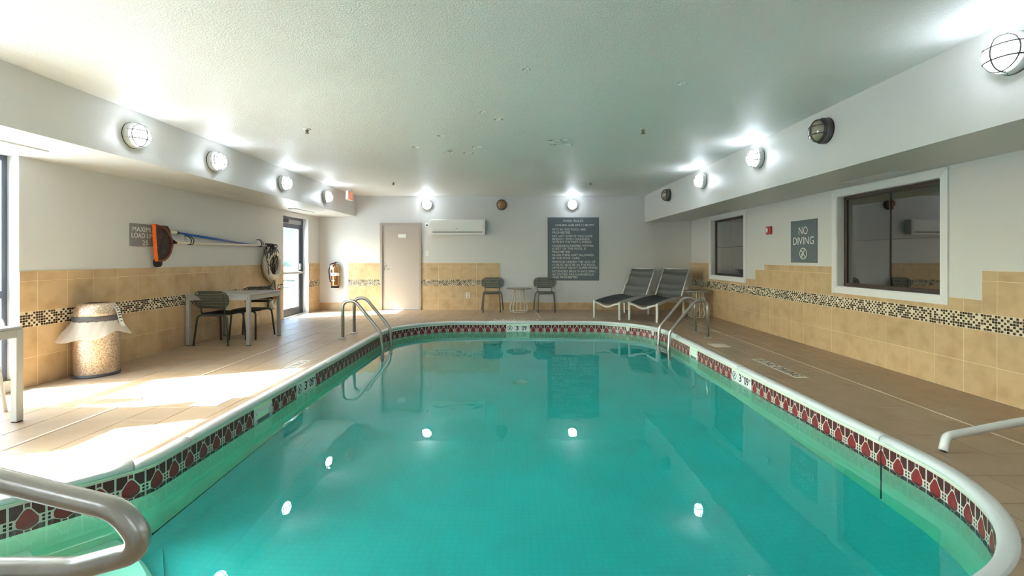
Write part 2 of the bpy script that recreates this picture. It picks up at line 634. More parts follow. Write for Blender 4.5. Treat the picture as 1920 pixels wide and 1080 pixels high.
def no_diving(mb, cx, cy_, z, r, mi=0, th=0.14, sx=1.0):
    """ring, slash and a diving figure as flat relief"""
    n = 28
    vs, fs = [], []
    for k in range(n):
        a = 2 * PI * k / n
        for rr in (r, r * (1 - th)):
            vs.append((cx + sx * rr * math.cos(a), cy_ + rr * math.sin(a), z))
    for k in range(n):
        l = (k + 1) % n
        fs.append((2 * k, 2 * l, 2 * l + 1, 2 * k + 1))
    mb.add(vs, fs, mi)
    def bar(x0, y0, x1, y1, w0):
        d = Vector((x1 - x0, y1 - y0)); nn = Vector((-d.y, d.x)).normalized() * w0 * r
        mb.add([(cx + sx * (r * x0 + nn.x), cy_ + r * y0 + nn.y, z), (cx + sx * (r * x0 - nn.x), cy_ + r * y0 - nn.y, z),
                (cx + sx * (r * x1 - nn.x), cy_ + r * y1 - nn.y, z), (cx + sx * (r * x1 + nn.x), cy_ + r * y1 + nn.y, z)], [(0, 1, 2, 3)], mi)
    bar(-.66, .66, .66, -.66, .07)
    bar(.34, .66, .0, .05, .09)
    bar(.0, .05, -.34, -.38, .12)
    bar(-.08, -.02, -.52, -.16, .06)
    bar(-.34, -.38, -.46, -.62, .07)
    k = 10
    mb.add([(cx + sx * (r * -.26 + .11 * r * math.cos(2 * PI * i / k)), cy_ + r * -.58 + .11 * r * math.sin(2 * PI * i / k), z) for i in range(k)], [tuple(range(k))], mi)

# ------------------------------------------------------------------ dimensions
XL, XR, YB, YN = -4.89, 4.35, 11.5, -1.2
ZC = 2.832
SXL, SXR = -3.99, 3.19
T = 0.313

# pool wall line (clockwise from above), outward normal on the left
def poly_round(cs):
    out = []
    N = len(cs)
    for i in range(N):
        (x, y, r) = cs[i]
        a = Vector(cs[i - 1][:2]) - Vector((x, y)); c = Vector(cs[(i + 1) % N][:2]) - Vector((x, y))
        a.normalize(); c.normalize()
        ang = a.angle(c)
        t = r / math.tan(ang / 2)
        cen = Vector((x, y)) + (a + c).normalized() * (r / math.sin(ang / 2))
        d0 = Vector((x, y)) + a * t - cen
        d1 = Vector((x, y)) + c * t - cen
        a0 = math.atan2(d0.y, d0.x); a1 = math.atan2(d1.y, d1.x)
        da = (a1 - a0 + PI) % (2 * PI) - PI
        k = max(4, int(abs(da) * r / 0.06) + 3)
        for j in range(k + 1):
            q = a0 + da * j / k
            out.append((cen.x + r * math.cos(q), cen.y + r * math.sin(q)))
    return out

POOL_C = [(-2.36, 9.43, 1.33), (2.665, 9.43, 1.33), (2.665, 1.78, 1.33), (-1.55, 1.78, .25), (-2.45, .95, .2), (-3.35, 1.9, .2), (-2.37, 2.99, .22)]
_raw = poly_round(POOL_C)
def resample(P, step):
    out = []
    N = len(P)
    for i in range(N):
        a, b = P[i], P[(i + 1) % N]
        L = math.hypot(b[0] - a[0], b[1] - a[1])
        if L < 1e-6: continue
        k = max(1, int(math.ceil(L / step)))
        for j in range(k):
            out.append((a[0] + (b[0] - a[0]) * j / k, a[1] + (b[1] - a[1]) * j / k))
    return out
PATH = resample(_raw, 0.16)
NP = len(PATH)
def path_normals(P):
    out = []
    N = len(P)
    for i in range(N):
        a, b = P[i - 1], P[(i + 1) % N]
        dx, dy = b[0] - a[0], b[1] - a[1]
        L = math.hypot(dx, dy)
        out.append((-dy / L, dx / L))
    return out
NRM = path_normals(PATH)
CUM = [0.0]
for i in range(NP):
    a, b = PATH[i], PATH[(i + 1) % NP]
    CUM.append(CUM[-1] + math.hypot(b[0] - a[0], b[1] - a[1]))
PLEN = CUM[-1]
def at_s(s):
    s = s % PLEN
    lo, hi = 0, NP
    while hi - lo > 1:
        m_ = (lo + hi) // 2
        if CUM[m_] <= s: lo = m_
        else: hi = m_
    t = (s - CUM[lo]) / (CUM[lo + 1] - CUM[lo])
    a, b = PATH[lo], PATH[(lo + 1) % NP]
    na, nb = NRM[lo], NRM[(lo + 1) % NP]
    nx, ny = na[0] + (nb[0] - na[0]) * t, na[1] + (nb[1] - na[1]) * t
    L = math.hypot(nx, ny)
    return (a[0] + (b[0] - a[0]) * t, a[1] + (b[1] - a[1]) * t), (nx / L, ny / L)
def s_near(x, y):
    best, bs = 1e9, 0
    k = 3000
    for i in range(k):
        s = PLEN * i / k
        (px, py), _ = at_s(s)
        d = (px - x) ** 2 + (py - y) ** 2
        if d < best: best, bs = d, s
    return bs
def offset_path(d):
    return [(p[0] + n[0] * d, p[1] + n[1] * d) for p, n in zip(PATH, NRM)]
def inside(poly, x, y):
    c = False
    n = len(poly)
    j = n - 1
    for i in range(n):
        xi, yi = poly[i]; xj, yj = poly[j]
        if (yi > y) != (yj > y) and x < (xj - xi) * (y - yi) / (yj - yi) + xi:
            c = not c
        j = i
    return c
COPING_W = 0.062
OUTER = offset_path(COPING_W - 0.012)

# ------------------------------------------------------------------ the room shell
mb = MB()
TH = 0.30
# left wall: window 1 (y 3.28..4.55), pier, window 2 (1.2..2.82), door (9.713..10.884)
XLO = XL - TH
ZT = 3.05
WIN_L = [(1.2, 2.82), (3.28, 4.55)]
WZ0, WZ1 = 0.10, 2.30
DY0, DY1, DZ1 = 9.713, 10.884, 2.20
mb.box(XLO, XL, YN - .3, 1.2, -.02, ZT)
mb.box(XLO, XL, 2.82, 3.28, -.02, ZT)
mb.box(XLO, XL, 4.55, DY0, -.02, ZT)
mb.box(XLO, XL, DY1, YB + .3, -.02, ZT)
for a, b in WIN_L:
    mb.box(XLO, XL, a, b, -.02, WZ0)
    mb.box(XLO, XL, a, b, WZ1, ZT)
mb.box(XLO, XL, DY0, DY1, DZ1, ZT)
wall_left = struct('wall_left', mb, 'paint')

mb = MB()
WIN_R = [(4.73, 6.27), (8.83, 10.33)]
RZ0, RZ1 = 0.905, 2.13
XRO = XR + 0.14
ys = [YN - .3, 4.73, 6.27, 8.83, 10.33, YB + .3]
for i in (0, 2, 4):
    mb.box(XR, XRO, ys[i], ys[i + 1], -.02, ZT)
for a, b in WIN_R:
    mb.box(XR, XRO, a, b, -.02, RZ0)
    mb.box(XR, XRO, a, b, RZ1, ZT)
wall_right = struct('wall_right', mb, 'paint_r')

# back wall with the door opening
DX0, DX1, DZT = -3.335, -2.40, 2.11
mb = MB()
mb.box(XL, DX0, YB, YB + .2, -.02, ZT)
mb.box(DX1, XR, YB, YB + .2, -.02, ZT)
mb.box(DX0, DX1, YB, YB + .2, DZT, ZT)
wall_back = struct('wall_back', mb, 'paint')
mb = MB().box(XL, XR, YN - .2, YN, -.02, ZT)
wall_near = struct('wall_near', mb, 'paint')

mb = MB().box(XL, XR, YN, YB, ZC, ZC + .2)
ceiling = struct('ceiling', mb, 'ceil')
def soffit(xw, zw, xi, zi):
    m_ = MB()
    pr = [(xw, zw), (xi, zi), (xi, ZC + .01), (xw, ZC + .01)]
    vs = [(x, YN, z) for x, z in pr] + [(x, YB, z) for x, z in pr]
    m_.add(vs, [(0, 1, 2, 3), (7, 6, 5, 4), (0, 4, 5, 1), (1, 5, 6, 2), (2, 6, 7, 3), (3, 7, 4, 0)])
    return m_
SLZ = (2.30, 2.325)
SRZ = (2.225, 2.175)
s1 = struct('wall_bulkhead_left', soffit(XL - .01, SLZ[0], SXL, SLZ[1]), 'soffit')
s2 = struct('wall_bulkhead_right', soffit(XR + .01, SRZ[0], SXR, SRZ[1]), 'soffit')

# floor slab (grout bed) with the hole of the pool
def slab(outer, hole, z, zb=None):
    bm = bmesh.new()
    def loop(P):
        vs = [bm.verts.new((x, y, z)) for x, y in P]
        return [bm.edges.new((vs[i], vs[(i + 1) % len(vs)])) for i in range(len(vs))]
    e = loop(outer) + (loop(hole) if hole else [])
    bmesh.ops.triangle_fill(bm, use_beauty=True, edges=e, normal=(0, 0, 1))
    for f in bm.faces:
        if f.normal.z < 0: f.normal_flip()
    return bm
bm = slab([(XL, YN), (XR, YN), (XR, YB), (XL, YB)], offset_path(0.03), -0.006)
me = bpy.data.meshes.new('floor'); bm.to_mesh(me); bm.free()
me.materials.append(M['fgrout'])
floor = link('floor', me); floor['kind'] = 'structure'

# floor tiles: square grid, clipped at the coping and the walls
def clip_half(poly, px, py, nx, ny):
    out = []
    n = len(poly)
    for i in range(n):
        a, b = poly[i], poly[(i + 1) % n]
        da = (a[0] - px) * nx + (a[1] - py) * ny
        db = (b[0] - px) * nx + (b[1] - py) * ny
        if da >= 0: out.append(a)
        if (da > 0) != (db > 0) and abs(da - db) > 1e-9:
            t = da / (da - db)
            out.append((a[0] + (b[0] - a[0]) * t, a[1] + (b[1] - a[1]) * t))
    return out
ONRM = path_normals(OUTER)
def clip_pool(poly):
    fl = [inside(OUTER, *p) for p in poly]
    cx = sum(p[0] for p in poly) / len(poly); cy_ = sum(p[1] for p in poly) / len(poly)
    if all(fl): return None
    bi, bd = 0, 1e9
    for i, (x, y) in enumerate(OUTER):
        d = (x - cx) ** 2 + (y - cy_) ** 2
        if d < bd: bi, bd = i, d
    if bd > 0.12 and not any(fl): return poly
    out = clip_half(poly, *OUTER[bi], *ONRM[bi])
    return out if len(out) >= 3 else None
def area(p):
    return .5 * sum(p[i][0] * p[(i + 1) % len(p)][1] - p[(i + 1) % len(p)][0] * p[i][1] for i in range(len(p)))
GX, GY = -3.45, 3.39
G = 0.002
tiles = []
for i in range(-5, 26):
    for j in range(-16, 27):
        x0, x1 = GX + i * T, GX + (i + 1) * T
        y0, y1 = GY + j * T, GY + (j + 1) * T
        x0, x1 = max(x0, XL), min(x1, XR)
        y0, y1 = max(y0, YN), min(y1, YB)
        if x1 - x0 < .02 or y1 - y0 < .02: continue
        p = clip_pool([(x0 + G, y0 + G), (x1 - G, y0 + G), (x1 - G, y1 - G), (x0 + G, y1 - G)])
        if not p or area(p) < 0.002: continue
        cx = sum(q[0] for q in p) / len(p); cy_ = sum(q[1] for q in p) / len(p)
        vis = 0
        if cy_ > 1.7:
            px = VPX + FPX * cx / cy_
            if -60 < px < 1980: vis = area(p) * CAM_H / cy_ ** 3
        tiles.append((vis, len(tiles), p, cx, cy_))
tiles.sort(key=lambda t: (-t[0], t[1]))
full_mesh = None
rest = MB()
for k, (vis, _, p, cx, cy_) in enumerate(tiles):
    if k < 300 and vis > 0:
        q = [(x - cx, y - cy_) for x, y in p]
        isfull = len(p) == 4 and abs(area(p) - (T - 2 * G) ** 2) < 1e-6
        if isfull and full_mesh:
            me = full_mesh
        else:
            me = MB().prism(q, -.012, 0, 0, .0015).mesh('floor_tile', 'floor')
            if isfull: full_mesh = me
        link('floor_tile', me, floor, (cx, cy_, random.uniform(-.0004, .0004)))
    else:
        rest.prism(p, -.012, 0, 0, .0015)
obj('floor_tile_field', rest, 'floor', floor, kind='stuff')

# white expansion joints
def strip(x0, y0, x1, y1, w_, z=.0015):
    d = Vector((x1 - x0, y1 - y0)); n = Vector((-d.y, d.x)).normalized() * w_ / 2
    p = [(x0 - n.x, y0 - n.y), (x1 - n.x, y1 - n.y), (x1 + n.x, y1 + n.y), (x0 + n.x, y0 + n.y)]
    if area(p) < 0: p = p[::-1]
    return MB().prism(p, -.004, z)
for a in ((-3.475, YN, -3.475, 9.98, .020), (3.53, YN, 3.53, 9.98, .018), (-3.475, 9.98, 3.53, 9.98, .018), (.52, 9.98, .44, YB, .022)):
    obj('joint_strip', strip(*a), 'caulk', floor)

# deck letters: a pale strip of tiles with NO DIVING, read from the water
def deck_marker(cx, cy_, rot, inkm):
    m4 = Matrix.Translation((cx, cy_, 0)) @ Matrix.Rotation(rot, 4, 'Z')
    b = MB()
    for k in range(6):
        b.box(-.47 + k * .157, -.47 + (k + 1) * .157 - .003, -.075, .075, -.004, .002, 0, .001)
    o = obj('deck_marker', b.xform(m4), 'caulk', floor, label='pale tile strip lettered NO DIVING')
    t = text_mesh('NO DIVING', .11, .66, 'CENTER', .0006, 0.0, inkm)
    l = link('lettering', t, o); l.matrix_local = Matrix.Translation((cx, cy_, .003)) @ Matrix.Rotation(rot, 4, 'Z') @ Matrix.Translation((.08, 0, 0))
    b = MB(); no_diving(b, -.36, 0, .0035, .06)
    s = obj('symbol', b.xform(m4), inkm, o)
deck_marker(3.09, 5.47, -PI / 2, 'blackink')
deck_marker(-2.66, 5.38, PI / 2, 'greyink')
deck_marker(.0, 9.66, 0, 'blackink')
obj('skimmer_lid', MB().prism([(2.88, 6.98), (2.88, 6.72), (3.13, 6.72), (3.13, 6.98)][::1], -.003, .003, 0, .002), 'caulk', floor, label='pale square skimmer lid')
obj('skimmer_lid', MB().prism([(-2.87, 4.05), (-2.62, 4.05), (-2.62, 4.31), (-2.87, 4.31)], -.003, .003, 0, .002), 'caulk', floor, label='pale square skimmer lid')

# ------------------------------------------------------------------ wall tiles
TILE_CACHE = {}
def wall_tile(side, s0, s1, z0, z1, parent, name='wall_tile'):
    g = 0.002
    w_, h = s1 - s0 - 2 * g, z1 - z0 - 2 * g
    if w_ < .012 or h < .012: return
    key = (side, round(w_, 3), round(h, 3))
    if key not in TILE_CACHE:
        b = MB().prism([(-w_ / 2, -h / 2), (w_ / 2, -h / 2), (w_ / 2, h / 2), (-w_ / 2, h / 2)], 0, .010, 0, .0018)
        f = wallframe(side, 0, 0).to_3x3().to_4x4()
        TILE_CACHE[key] = b.xform(f).mesh(name, 'tile')
    p = wallframe(side, (s0 + s1) / 2, (z0 + z1) / 2, random.uniform(-.0006, .0006)).translation
    link(name, TILE_CACHE[key], parent, p)
def tile_row(side, a, b, z0, z1, parent, anchor):
    s = anchor + math.floor((a - anchor) / T) * T
    while s < b - 1e-6:
        wall_tile(side, max(s, a), min(s + T, b), z0, z1, parent)
        s += T
def grout(side, a, b, z0, z1, parent):
    m_ = MB().box(-(b - a) / 2, (b - a) / 2, -(z1 - z0) / 2, (z1 - z0) / 2, -.001, .0085)
    obj('grout_bed', m_.xform(wallframe(side, (a + b) / 2, (z0 + z1) / 2)), 'grout', parent)
def mosaic(side, a, b, z0, z1, parent):
    p = (z1 - z0) / 6
    n = int((b - a) / p)
    p2 = (b - a) / n
    m_ = MB()
    for i in range(n):
        for j in range(6):
            r = random.random()
            base = 0 if (i + j) % 2 == 0 else 2
            if base == 2 and r < .30 or base == 0 and r < .08: base = 2 - base
            mi = base
            if base == 0 and random.random() < .25: mi = 1
            x, y = a + i * p2, z0 + j * p
            c = Vector(((x + p2 / 2 - (a + b) / 2), (y + p / 2 - (z0 + z1) / 2), 0))
            g = .0018
            x0, x1, y0, y1 = c.x - p2 / 2 + g, c.x + p2 / 2 - g, c.y - p / 2 + g, c.y + p / 2 - g
            vs = [(x0, y0, .007), (x1, y0, .007), (x1, y1, .007), (x0, y1, .007), (x0 + .001, y0 + .001, .0105), (x1 - .001, y0 + .001, .0105), (x1 - .001, y1 - .001, .0105), (x0 + .001, y1 - .001, .0105)]
            m_.add(vs, [(4, 5, 6, 7), (0, 1, 5, 4), (1, 2, 6, 5), (2, 3, 7, 6), (3, 0, 4, 7)], mi)
    obj('mosaic_band', m_.xform(wallframe(side, (a + b) / 2, (z0 + z1) / 2)), ['mdark', 'mbrown', 'mcream'], parent, kind='stuff')

ZL = [0, .297, .604, .755, 1.064, 1.165]
def wainscot(side, a, b, zs, parent, anchor):
    grout(side, a, b, 0, zs[5], parent)
    tile_row(side, a, b, zs[0], zs[1], parent, anchor)
    tile_row(side, a, b, zs[1], zs[2], parent, anchor)
    mosaic(side, a, b, zs[2], zs[3], parent)
    tile_row(side, a, b, zs[3], zs[4], parent, anchor)
    tile_row(side, a, b, zs[4], zs[5], parent, anchor)
wainscot('left', 4.55, DY0, ZL, wall_left, 5.035)
wainscot('left', DY1, YB, ZL, wall_left, 11.19)
wainscot('left', 2.82, 3.28, ZL, wall_left, 2.82)
wainscot('back', -4.17, -3.38, ZL, wall_back, -3.38)
wainscot('back', -2.355, -.41, ZL, wall_back, -2.24)
for a, b in ((XL, -4.17), (-.41, XR)):
    grout('back', a, b, 0, .185, wall_back)
    s = a
    while s < b - .01:
        wall_tile('back', s, min(s + T, b), 0, .185, wall_back, 'base_tile')
        s += T
ZRR = [0, .30, .622, .775, 1.083, 1.178]
RA, RB_ = 3.0, YB
grout('right', RA, RB_, 0, .775, wall_right)
tile_row('right', RA, RB_, ZRR[0], ZRR[1], wall_right, 4.18)
tile_row('right', RA, RB_, ZRR[1], ZRR[2], wall_right, 4.18)
mosaic('right', RA, RB_, ZRR[2], ZRR[3], wall_right)
for a, b, lo, hi in ((10.43, YB, 2, 5), (8.41, 10.43, 0, 0), (6.36, 8.41, 2, 4), (6.36, 8.10, 4, 5), (4.315, 6.36, 0, 0), (RA, 4.315, 2, 5)):
    if lo == 0:
        top = .905
        grout('right', a, b, .775, top, wall_right)
        tile_row('right', a, b, .775, top, wall_right, 4.18)
    elif lo == 2:
        grout('right', a, b, .775, ZRR[hi], wall_right)
        tile_row('right', a, b, ZRR[3], ZRR[4], wall_right, 4.18)
        if hi == 5: tile_row('right', a, b, ZRR[4], ZRR[5], wall_right, 4.18)
    else:
        grout('right', a, b, ZRR[4], ZRR[5], wall_right)
        tile_row('right', a, b, ZRR[4], ZRR[5], wall_right, 4.18)

# ------------------------------------------------------------------ the pool
pool = thing('swimming_pool', 'swimming pool with white coping and red patterned waterline band', 'pool')
ZW, ZWB, ZF = -0.20, -0.89, -1.20
def ring(d, z):
    return [(x + n[0] * d, y + n[1] * d, z) for (x, y), n in zip(PATH, NRM)]
def sweep_rings(rings, mi=0, smooth=True):
    m_ = MB()
    n = len(rings[0])
    vs = [p for r in rings for p in r]
    fs = []
    for i in range(len(rings) - 1):
        for k in range(n):
            l = (k + 1) % n
            fs.append((i * n + k, i * n + l, (i + 1) * n + l, (i + 1) * n + k))
    return m_.add(vs, fs, mi, smooth)
liner_wall = obj('liner_wall', sweep_rings([ring(.10, -.05), ring(.0, -.05), ring(0, -.4), ring(0, ZWB)], 0, False), 'lwall', pool)
# shallow bowl of a floor, and a flat bottom under the corner steps
fl_c = resample(poly_round([(-2.36, 9.43, 1.33), (2.665, 9.43, 1.33), (2.665, 1.78, 1.33), (-2.36, 1.78, .06)]), .16)
NF = len(fl_c)
rings = []
for k in range(10):
    f = 1 - k / 10
    rings.append([(.15 + (x - .15) * f, 5.6 + (y - 5.6) * f, ZWB + (ZF - ZWB) * (1 - f * f)) for x, y in fl_c])
m_ = sweep_rings(rings)
o_ = len(m_.v) - NF
m_.v.append((.15, 5.6, ZF))
for k in range(NF):
    m_.f.append((o_ + k, o_ + (k + 1) % NF, len(m_.v) - 1)); m_.mi.append(0); m_.sm.append(True)
m_.add([(-3.6, .7, -.92), (-1.4, .7, -.92), (-1.4, 1.9, -.92), (-2.3, 3.0, -.92), (-3.6, 3.0, -.92)], [(0, 1, 2, 3, 4)])
obj('liner_floor', m_, 'lfloor', pool)
drain = MB().lathe([(.0, .03), (.06, .028), (.10, .02), (.11, 0)][::-1], 24, (0.06, 6.6, ZF + .02))
obj('main_drain', drain, 'white', pool)

# corner steps in the diagonal alcove
ua = Vector((.675, .737)); va = Vector((-.737, .675))
AC = Vector((-2.90, 1.42))
def uv(u, v): 
    p = AC + ua * u + va * v
    return (p.x, p.y)
for (u1, zt) in ((.58, -.30), (.98, -.52), (1.36, -.76)):
    poly = [uv(-.02, -.70)] + [uv(u1 + .09 * (1 - (t / 5.0 - 1) ** 2), -.70 + 1.38 * t / 10) for t in range(11)] + [uv(-.02, .68)]
    if area(poly) < 0: poly = poly[::-1]
    obj('pool_step', MB().prism(poly, -1.05, zt, 0, .02), 'step', pool)

# coping in sections with joints
prof = [(.03, -.054), (.006, -.052), (.004, -.047), (-.008, -.045), (-.016, -.038), (-.017, -.026), (-.012, -.011), (.0, .0), (.02, .005), (.045, .004), (COPING_W, .001), (COPING_W, -.02)]
joints = sorted([s_near(-2.4, 8.0), s_near(-.55, 9.43), s_near(.98, 9.43), s_near(2.66, 7.7), s_near(2.66, 5.55), s_near(2.66, 3.38), s_near(1.4, 1.78), s_near(-.6, 1.78), s_near(-3.3, 1.9), s_near(-2.42, 2.93), s_near(-2.36, 3.35), s_near(-2.36, 5.75)])
for a, b in zip(joints, joints[1:] + [joints[0] + PLEN]):
    a, b = a + .002, b - .002
    n = max(2, int((b - a) / .07))
    m_ = MB(); vs = []; K = len(prof)
    for i in range(n + 1):
        (x, y), nn = at_s(a + (b - a) * i / n)
        vs += [(x + nn[0] * d, y + nn[1] * d, z) for d, z in prof]
    fs = []
    for i in range(n):
        for k in range(K):
            l = (k + 1) % K
            fs.append((i * K + k, (i + 1) * K + k, (i + 1) * K + l, i * K + l))
    m_.add(vs, fs, 0, True)
    m_.f.append(tuple(range(K))); m_.mi.append(0); m_.sm.append(False)
    m_.f.append(tuple(n * K + k for k in range(K))[::-1]); m_.mi.append(0); m_.sm.append(False)
    obj('coping', m_, 'coping', pool)

# waterline band: printed liner border, octagons and small squares on a cream ground
marks = [(0.035, 9.43), (-2.36, 5.22), (2.665, 5.48)]
mark_s = [s_near(*p) for p in marks]
skim_s = [s_near(-2.36, 4.33), s_near(2.665, 6.95)]
BW = .150
ZB0, ZB1 = -.058, -.058 - .225
m_ = MB()
GAPS = [(s - .235, s + .235) for s in mark_s] + [(s - .15, s + .15) for s in skim_s]
def band_quad(poly, s0, mi, lift=.0022, stretch=BW):
    vs = []
    for (u, v) in poly:
        (x, y), nn = at_s(s0 + u * stretch)
        z = ZB0 + (ZB1 - ZB0) * v
        vs.append((x - nn[0] * lift, y - nn[1] * lift, z))
    m_.add(vs, [tuple(range(len(vs)))[::-1]], mi)
cuts = sorted(GAPS)
segs = []
pos = cuts[0][1]
for (a, b) in cuts[1:] + [(cuts[0][0] + PLEN, cuts[0][1] + PLEN)]:
    segs.append((pos, a)); pos = b
def cell(s0, st):
    L = lambda poly, mi, lf=.0022: band_quad(poly, s0, mi, lf, st)
    L([(0, 0), (0, 1), (.5, 1), (1, 1), (1, 0), (.5, 0)], 0, .0012)
    c = .52
    for sgn in (1, -1):
        f = lambda v: c - sgn * (c - v) if sgn == -1 else v
        e0 = .06 if sgn == 1 else .06
        L([(.43, e0) , (.57, e0), (.57, .17), (.50, .155), (.43, .17)] if sgn == 1 else [(.43, .98), (.57, .98), (.57, .87), (.50, .885), (.43, .87)], 1)
        for m2 in (1, -1):
            X = lambda u: u if m2 == 1 else 1 - u
            V = (lambda v: v) if sgn == 1 else (lambda v: 2 * c - v)
            L([(X(.035), V(.06)), (X(.385), V(.06)), (X(.385), V(.21)), (X(.20), V(.40)), (X(.035), V(.40))], 1)
            L([(X(.035), V(.44)), (X(.115), V(.44)), (X(.115), V(.505)), (X(.035), V(.505))], 3)
    L([(.50, .20), (.60, .24), (.80, .46), (.80, .58), (.60, .80), (.50, .84), (.40, .80), (.20, .58), (.20, .46), (.40, .24)], 2)
for (a, b) in segs:
    n = max(1, round((b - a) / BW))
    st = (b - a) / n
    for i in range(n):
        cell(a + i * st, st)
obj('border_pattern', m_, ['lcream', 'lmaroon', 'lred', 'ldark'], pool, kind='stuff')
for s in mark_s:
    (x, y), nn = at_s(s)
    f = Matrix.Identity(4)
    ax = Vector((nn[1], -nn[0], 0)); az = Vector((-nn[0], -nn[1], 0))
    for i in range(3):
        f[i][0], f[i][1], f[i][2] = ax[i], (0, 0, 1)[i], az[i]
    f.translation = (x, y, ZB0 - .076)
    plate = obj('depth_marker', MB().box(-.235, .235, -.075, .06, -.001, .0035), 'ink', pool, label='white depth marker reading 3 FT 09 IN')
    plate.matrix_local = f
    b = MB(); no_diving(b, -.165, .0, .0048, .05)
    obj('symbol', b, 'blackink', plate)
    letters(plate, '3', -.02, .0, .0042, .092, .062, mname='blackink', thin=.012)
    letters(plate, 'FT', .045, .03, .0042, .026, mname='blackink')
    letters(plate, '09', .125, .0, .0042, .092, .10, mname='blackink', thin=.012)
    letters(plate, 'IN', .205, .03, .0042, .020, mname='blackink')
for s in skim_s:
    (x, y), nn = at_s(s)
    f = Matrix.Identity(4)
    ax = Vector((nn[1], -nn[0], 0)); az = Vector((-nn[0], -nn[1], 0))
    for i in range(3):
        f[i][0], f[i][1], f[i][2] = ax[i], (0, 0, 1)[i], az[i]
    f.translation = (x, y, -.185)
    fr = MB().box(-.15, -.105, -.12, .095, -.005, .010, 0, .002).box(.105, .15, -.12, .095, -.005, .010, 0, .002).box(-.105, .105, .06, .095, -.005, .010, 0, .002).box(-.105, .105, -.12, -.09, -.005, .010, 0, .002)
    k = obj('skimmer', fr, 'white', pool); k.matrix_local = f
    obj('flap', MB().box(-.104, .104, -.09, .0, -.004, .004).box(-.104, .104, .0, .06, -.004, -.001), 'greyink', k)
    sc = MB().lathe([(.006, 0), (.005, .003)], 8).mesh('screw', 'steel')
    for u in (-.128, .128):
        for v in (-.06, 0, .06):
            link('screw', sc, k, (u, v, .010))
# liner seam at the right wall
(x, y), nn = at_s(s_near(2.665, 3.38))
obj('liner_seam', MB().box(2.6595, 2.6655, 3.377, 3.383, -.86, -.09), 'ldark', pool)
# return fitting on the right wall
fit = MB().lathe([(.035, 0), (.035, .012), (.018, .016), (.014, .006)], 16)
ro = obj('return_fitting', fit, 'white', pool)
ro.matrix_local = Matrix.Translation((2.662, 5.05, -.42)) @ Matrix.Rotation(-PI / 2, 4, 'Y')

# water body
wr = [ring(.012, ZW), ring(.012, -1.0)]
m_ = sweep_rings(wr[::-1], 0, False)
bm = slab([(x, y) for x, y, _ in wr[0]], None, ZW)
me = m_.mesh('tmpw', 'water')
bm2 = bmesh.new()
m3 = MB()
for f in bm.faces:
    m3.add([v.co[:] for v in f.verts], [tuple(range(len(f.verts)))])
bm.free()
bpy.data.meshes.remove(me)
# bottom of the water follows below the floor so the liner always ends the path
for f_ in list(m3.f):
    pass
bot = [(x, y, -1.6) for x, y, _ in wr[0]]
m_ = sweep_rings([bot, wr[0]], 0, False)
top_f = MB(); top_f.v, top_f.f, top_f.mi, top_f.sm = list(m3.v), list(m3.f), list(m3.mi), list(m3.sm)
m_.add(top_f.v, top_f.f)
m_.add([(x, y, -1.6) for x, y, z in top_f.v], [f[::-1] for f in top_f.f])
me = m_.mesh('pool_water', 'water')
bm = bmesh.new(); bm.from_mesh(me)
bmesh.ops.remove_doubles(bm, verts=bm.verts, dist=1e-5)
bmesh.ops.recalc_face_normals(bm, faces=bm.faces)
bm.to_mesh(me); bm.free()
water = link('pool_water', me)
tag(water, 'still teal water filling the swimming pool', 'water', kind='stuff')

# ------------------------------------------------------------------ pool ladders and hand rail
def ladder(label, X, sgn, y0, y1):
    """X = post x, sgn = +1 when the water is toward +x"""
    t = thing('pool_ladder', label, 'ladder', (X, (y0 + y1) / 2, 0), 0, 'stainless pool ladders')
    h = (y1 - y0) / 2
    dx = .635 * sgn
    for s in (-h, h):
        pts = arc_pts([(0, s, 0), (0, s, .60), (.20 * sgn, s, .60), (dx - .02 * sgn, s, .09), (dx, s, -.20), (dx, s, -1.02)], [0, .16, .14, .16, .2, 0], 7)
        obj('rail', MB().tube(pts, .0255, 14), 'steel', t)
        obj('flange', MB().lathe([(.055, 0), (.052, .008), (.030, .016), (.024, .02)], 20, (0, s, 0)), 'steel', t)
    for z in (-.24, -.50, -.76):
        obj('tread', MB().box(dx - .045, dx + .045, -h, h, z - .02, z + .02, 0, .008), 'steel', t)
    return t
ladder('stainless ladder with two hooped rails beside the door side of the pool', -2.80, 1, 7.47, 8.0)
ladder('stainless ladder with two hooped rails in front of the loungers', 3.11, -1, 7.52, 8.06)

t = thing('hand_rail', 'brushed steel hairpin hand rail by the pool steps', 'handrail', (-1.7, 1.05, 0))
pts = arc_pts([(-.25, 0, 0), (-.25, 0, .96), (.12, 0, .895), (.80, 0, .728), (.868, 0, .64), (.70, 0, .594), (.05, 0, .590), (.05, 0, 0)], [0, .12, .3, .10, .085, .12, .1, 0], 9)
rl = MB().tube(pts, .0245, 16)
obj('rail', rl, 'steel', t)
for x in (-.25, .05):
    obj('flange', MB().lathe([(.055, 0), (.052, .008), (.030, .016), (.026, .02)], 20, (x, 0, 0)), 'steel', t)

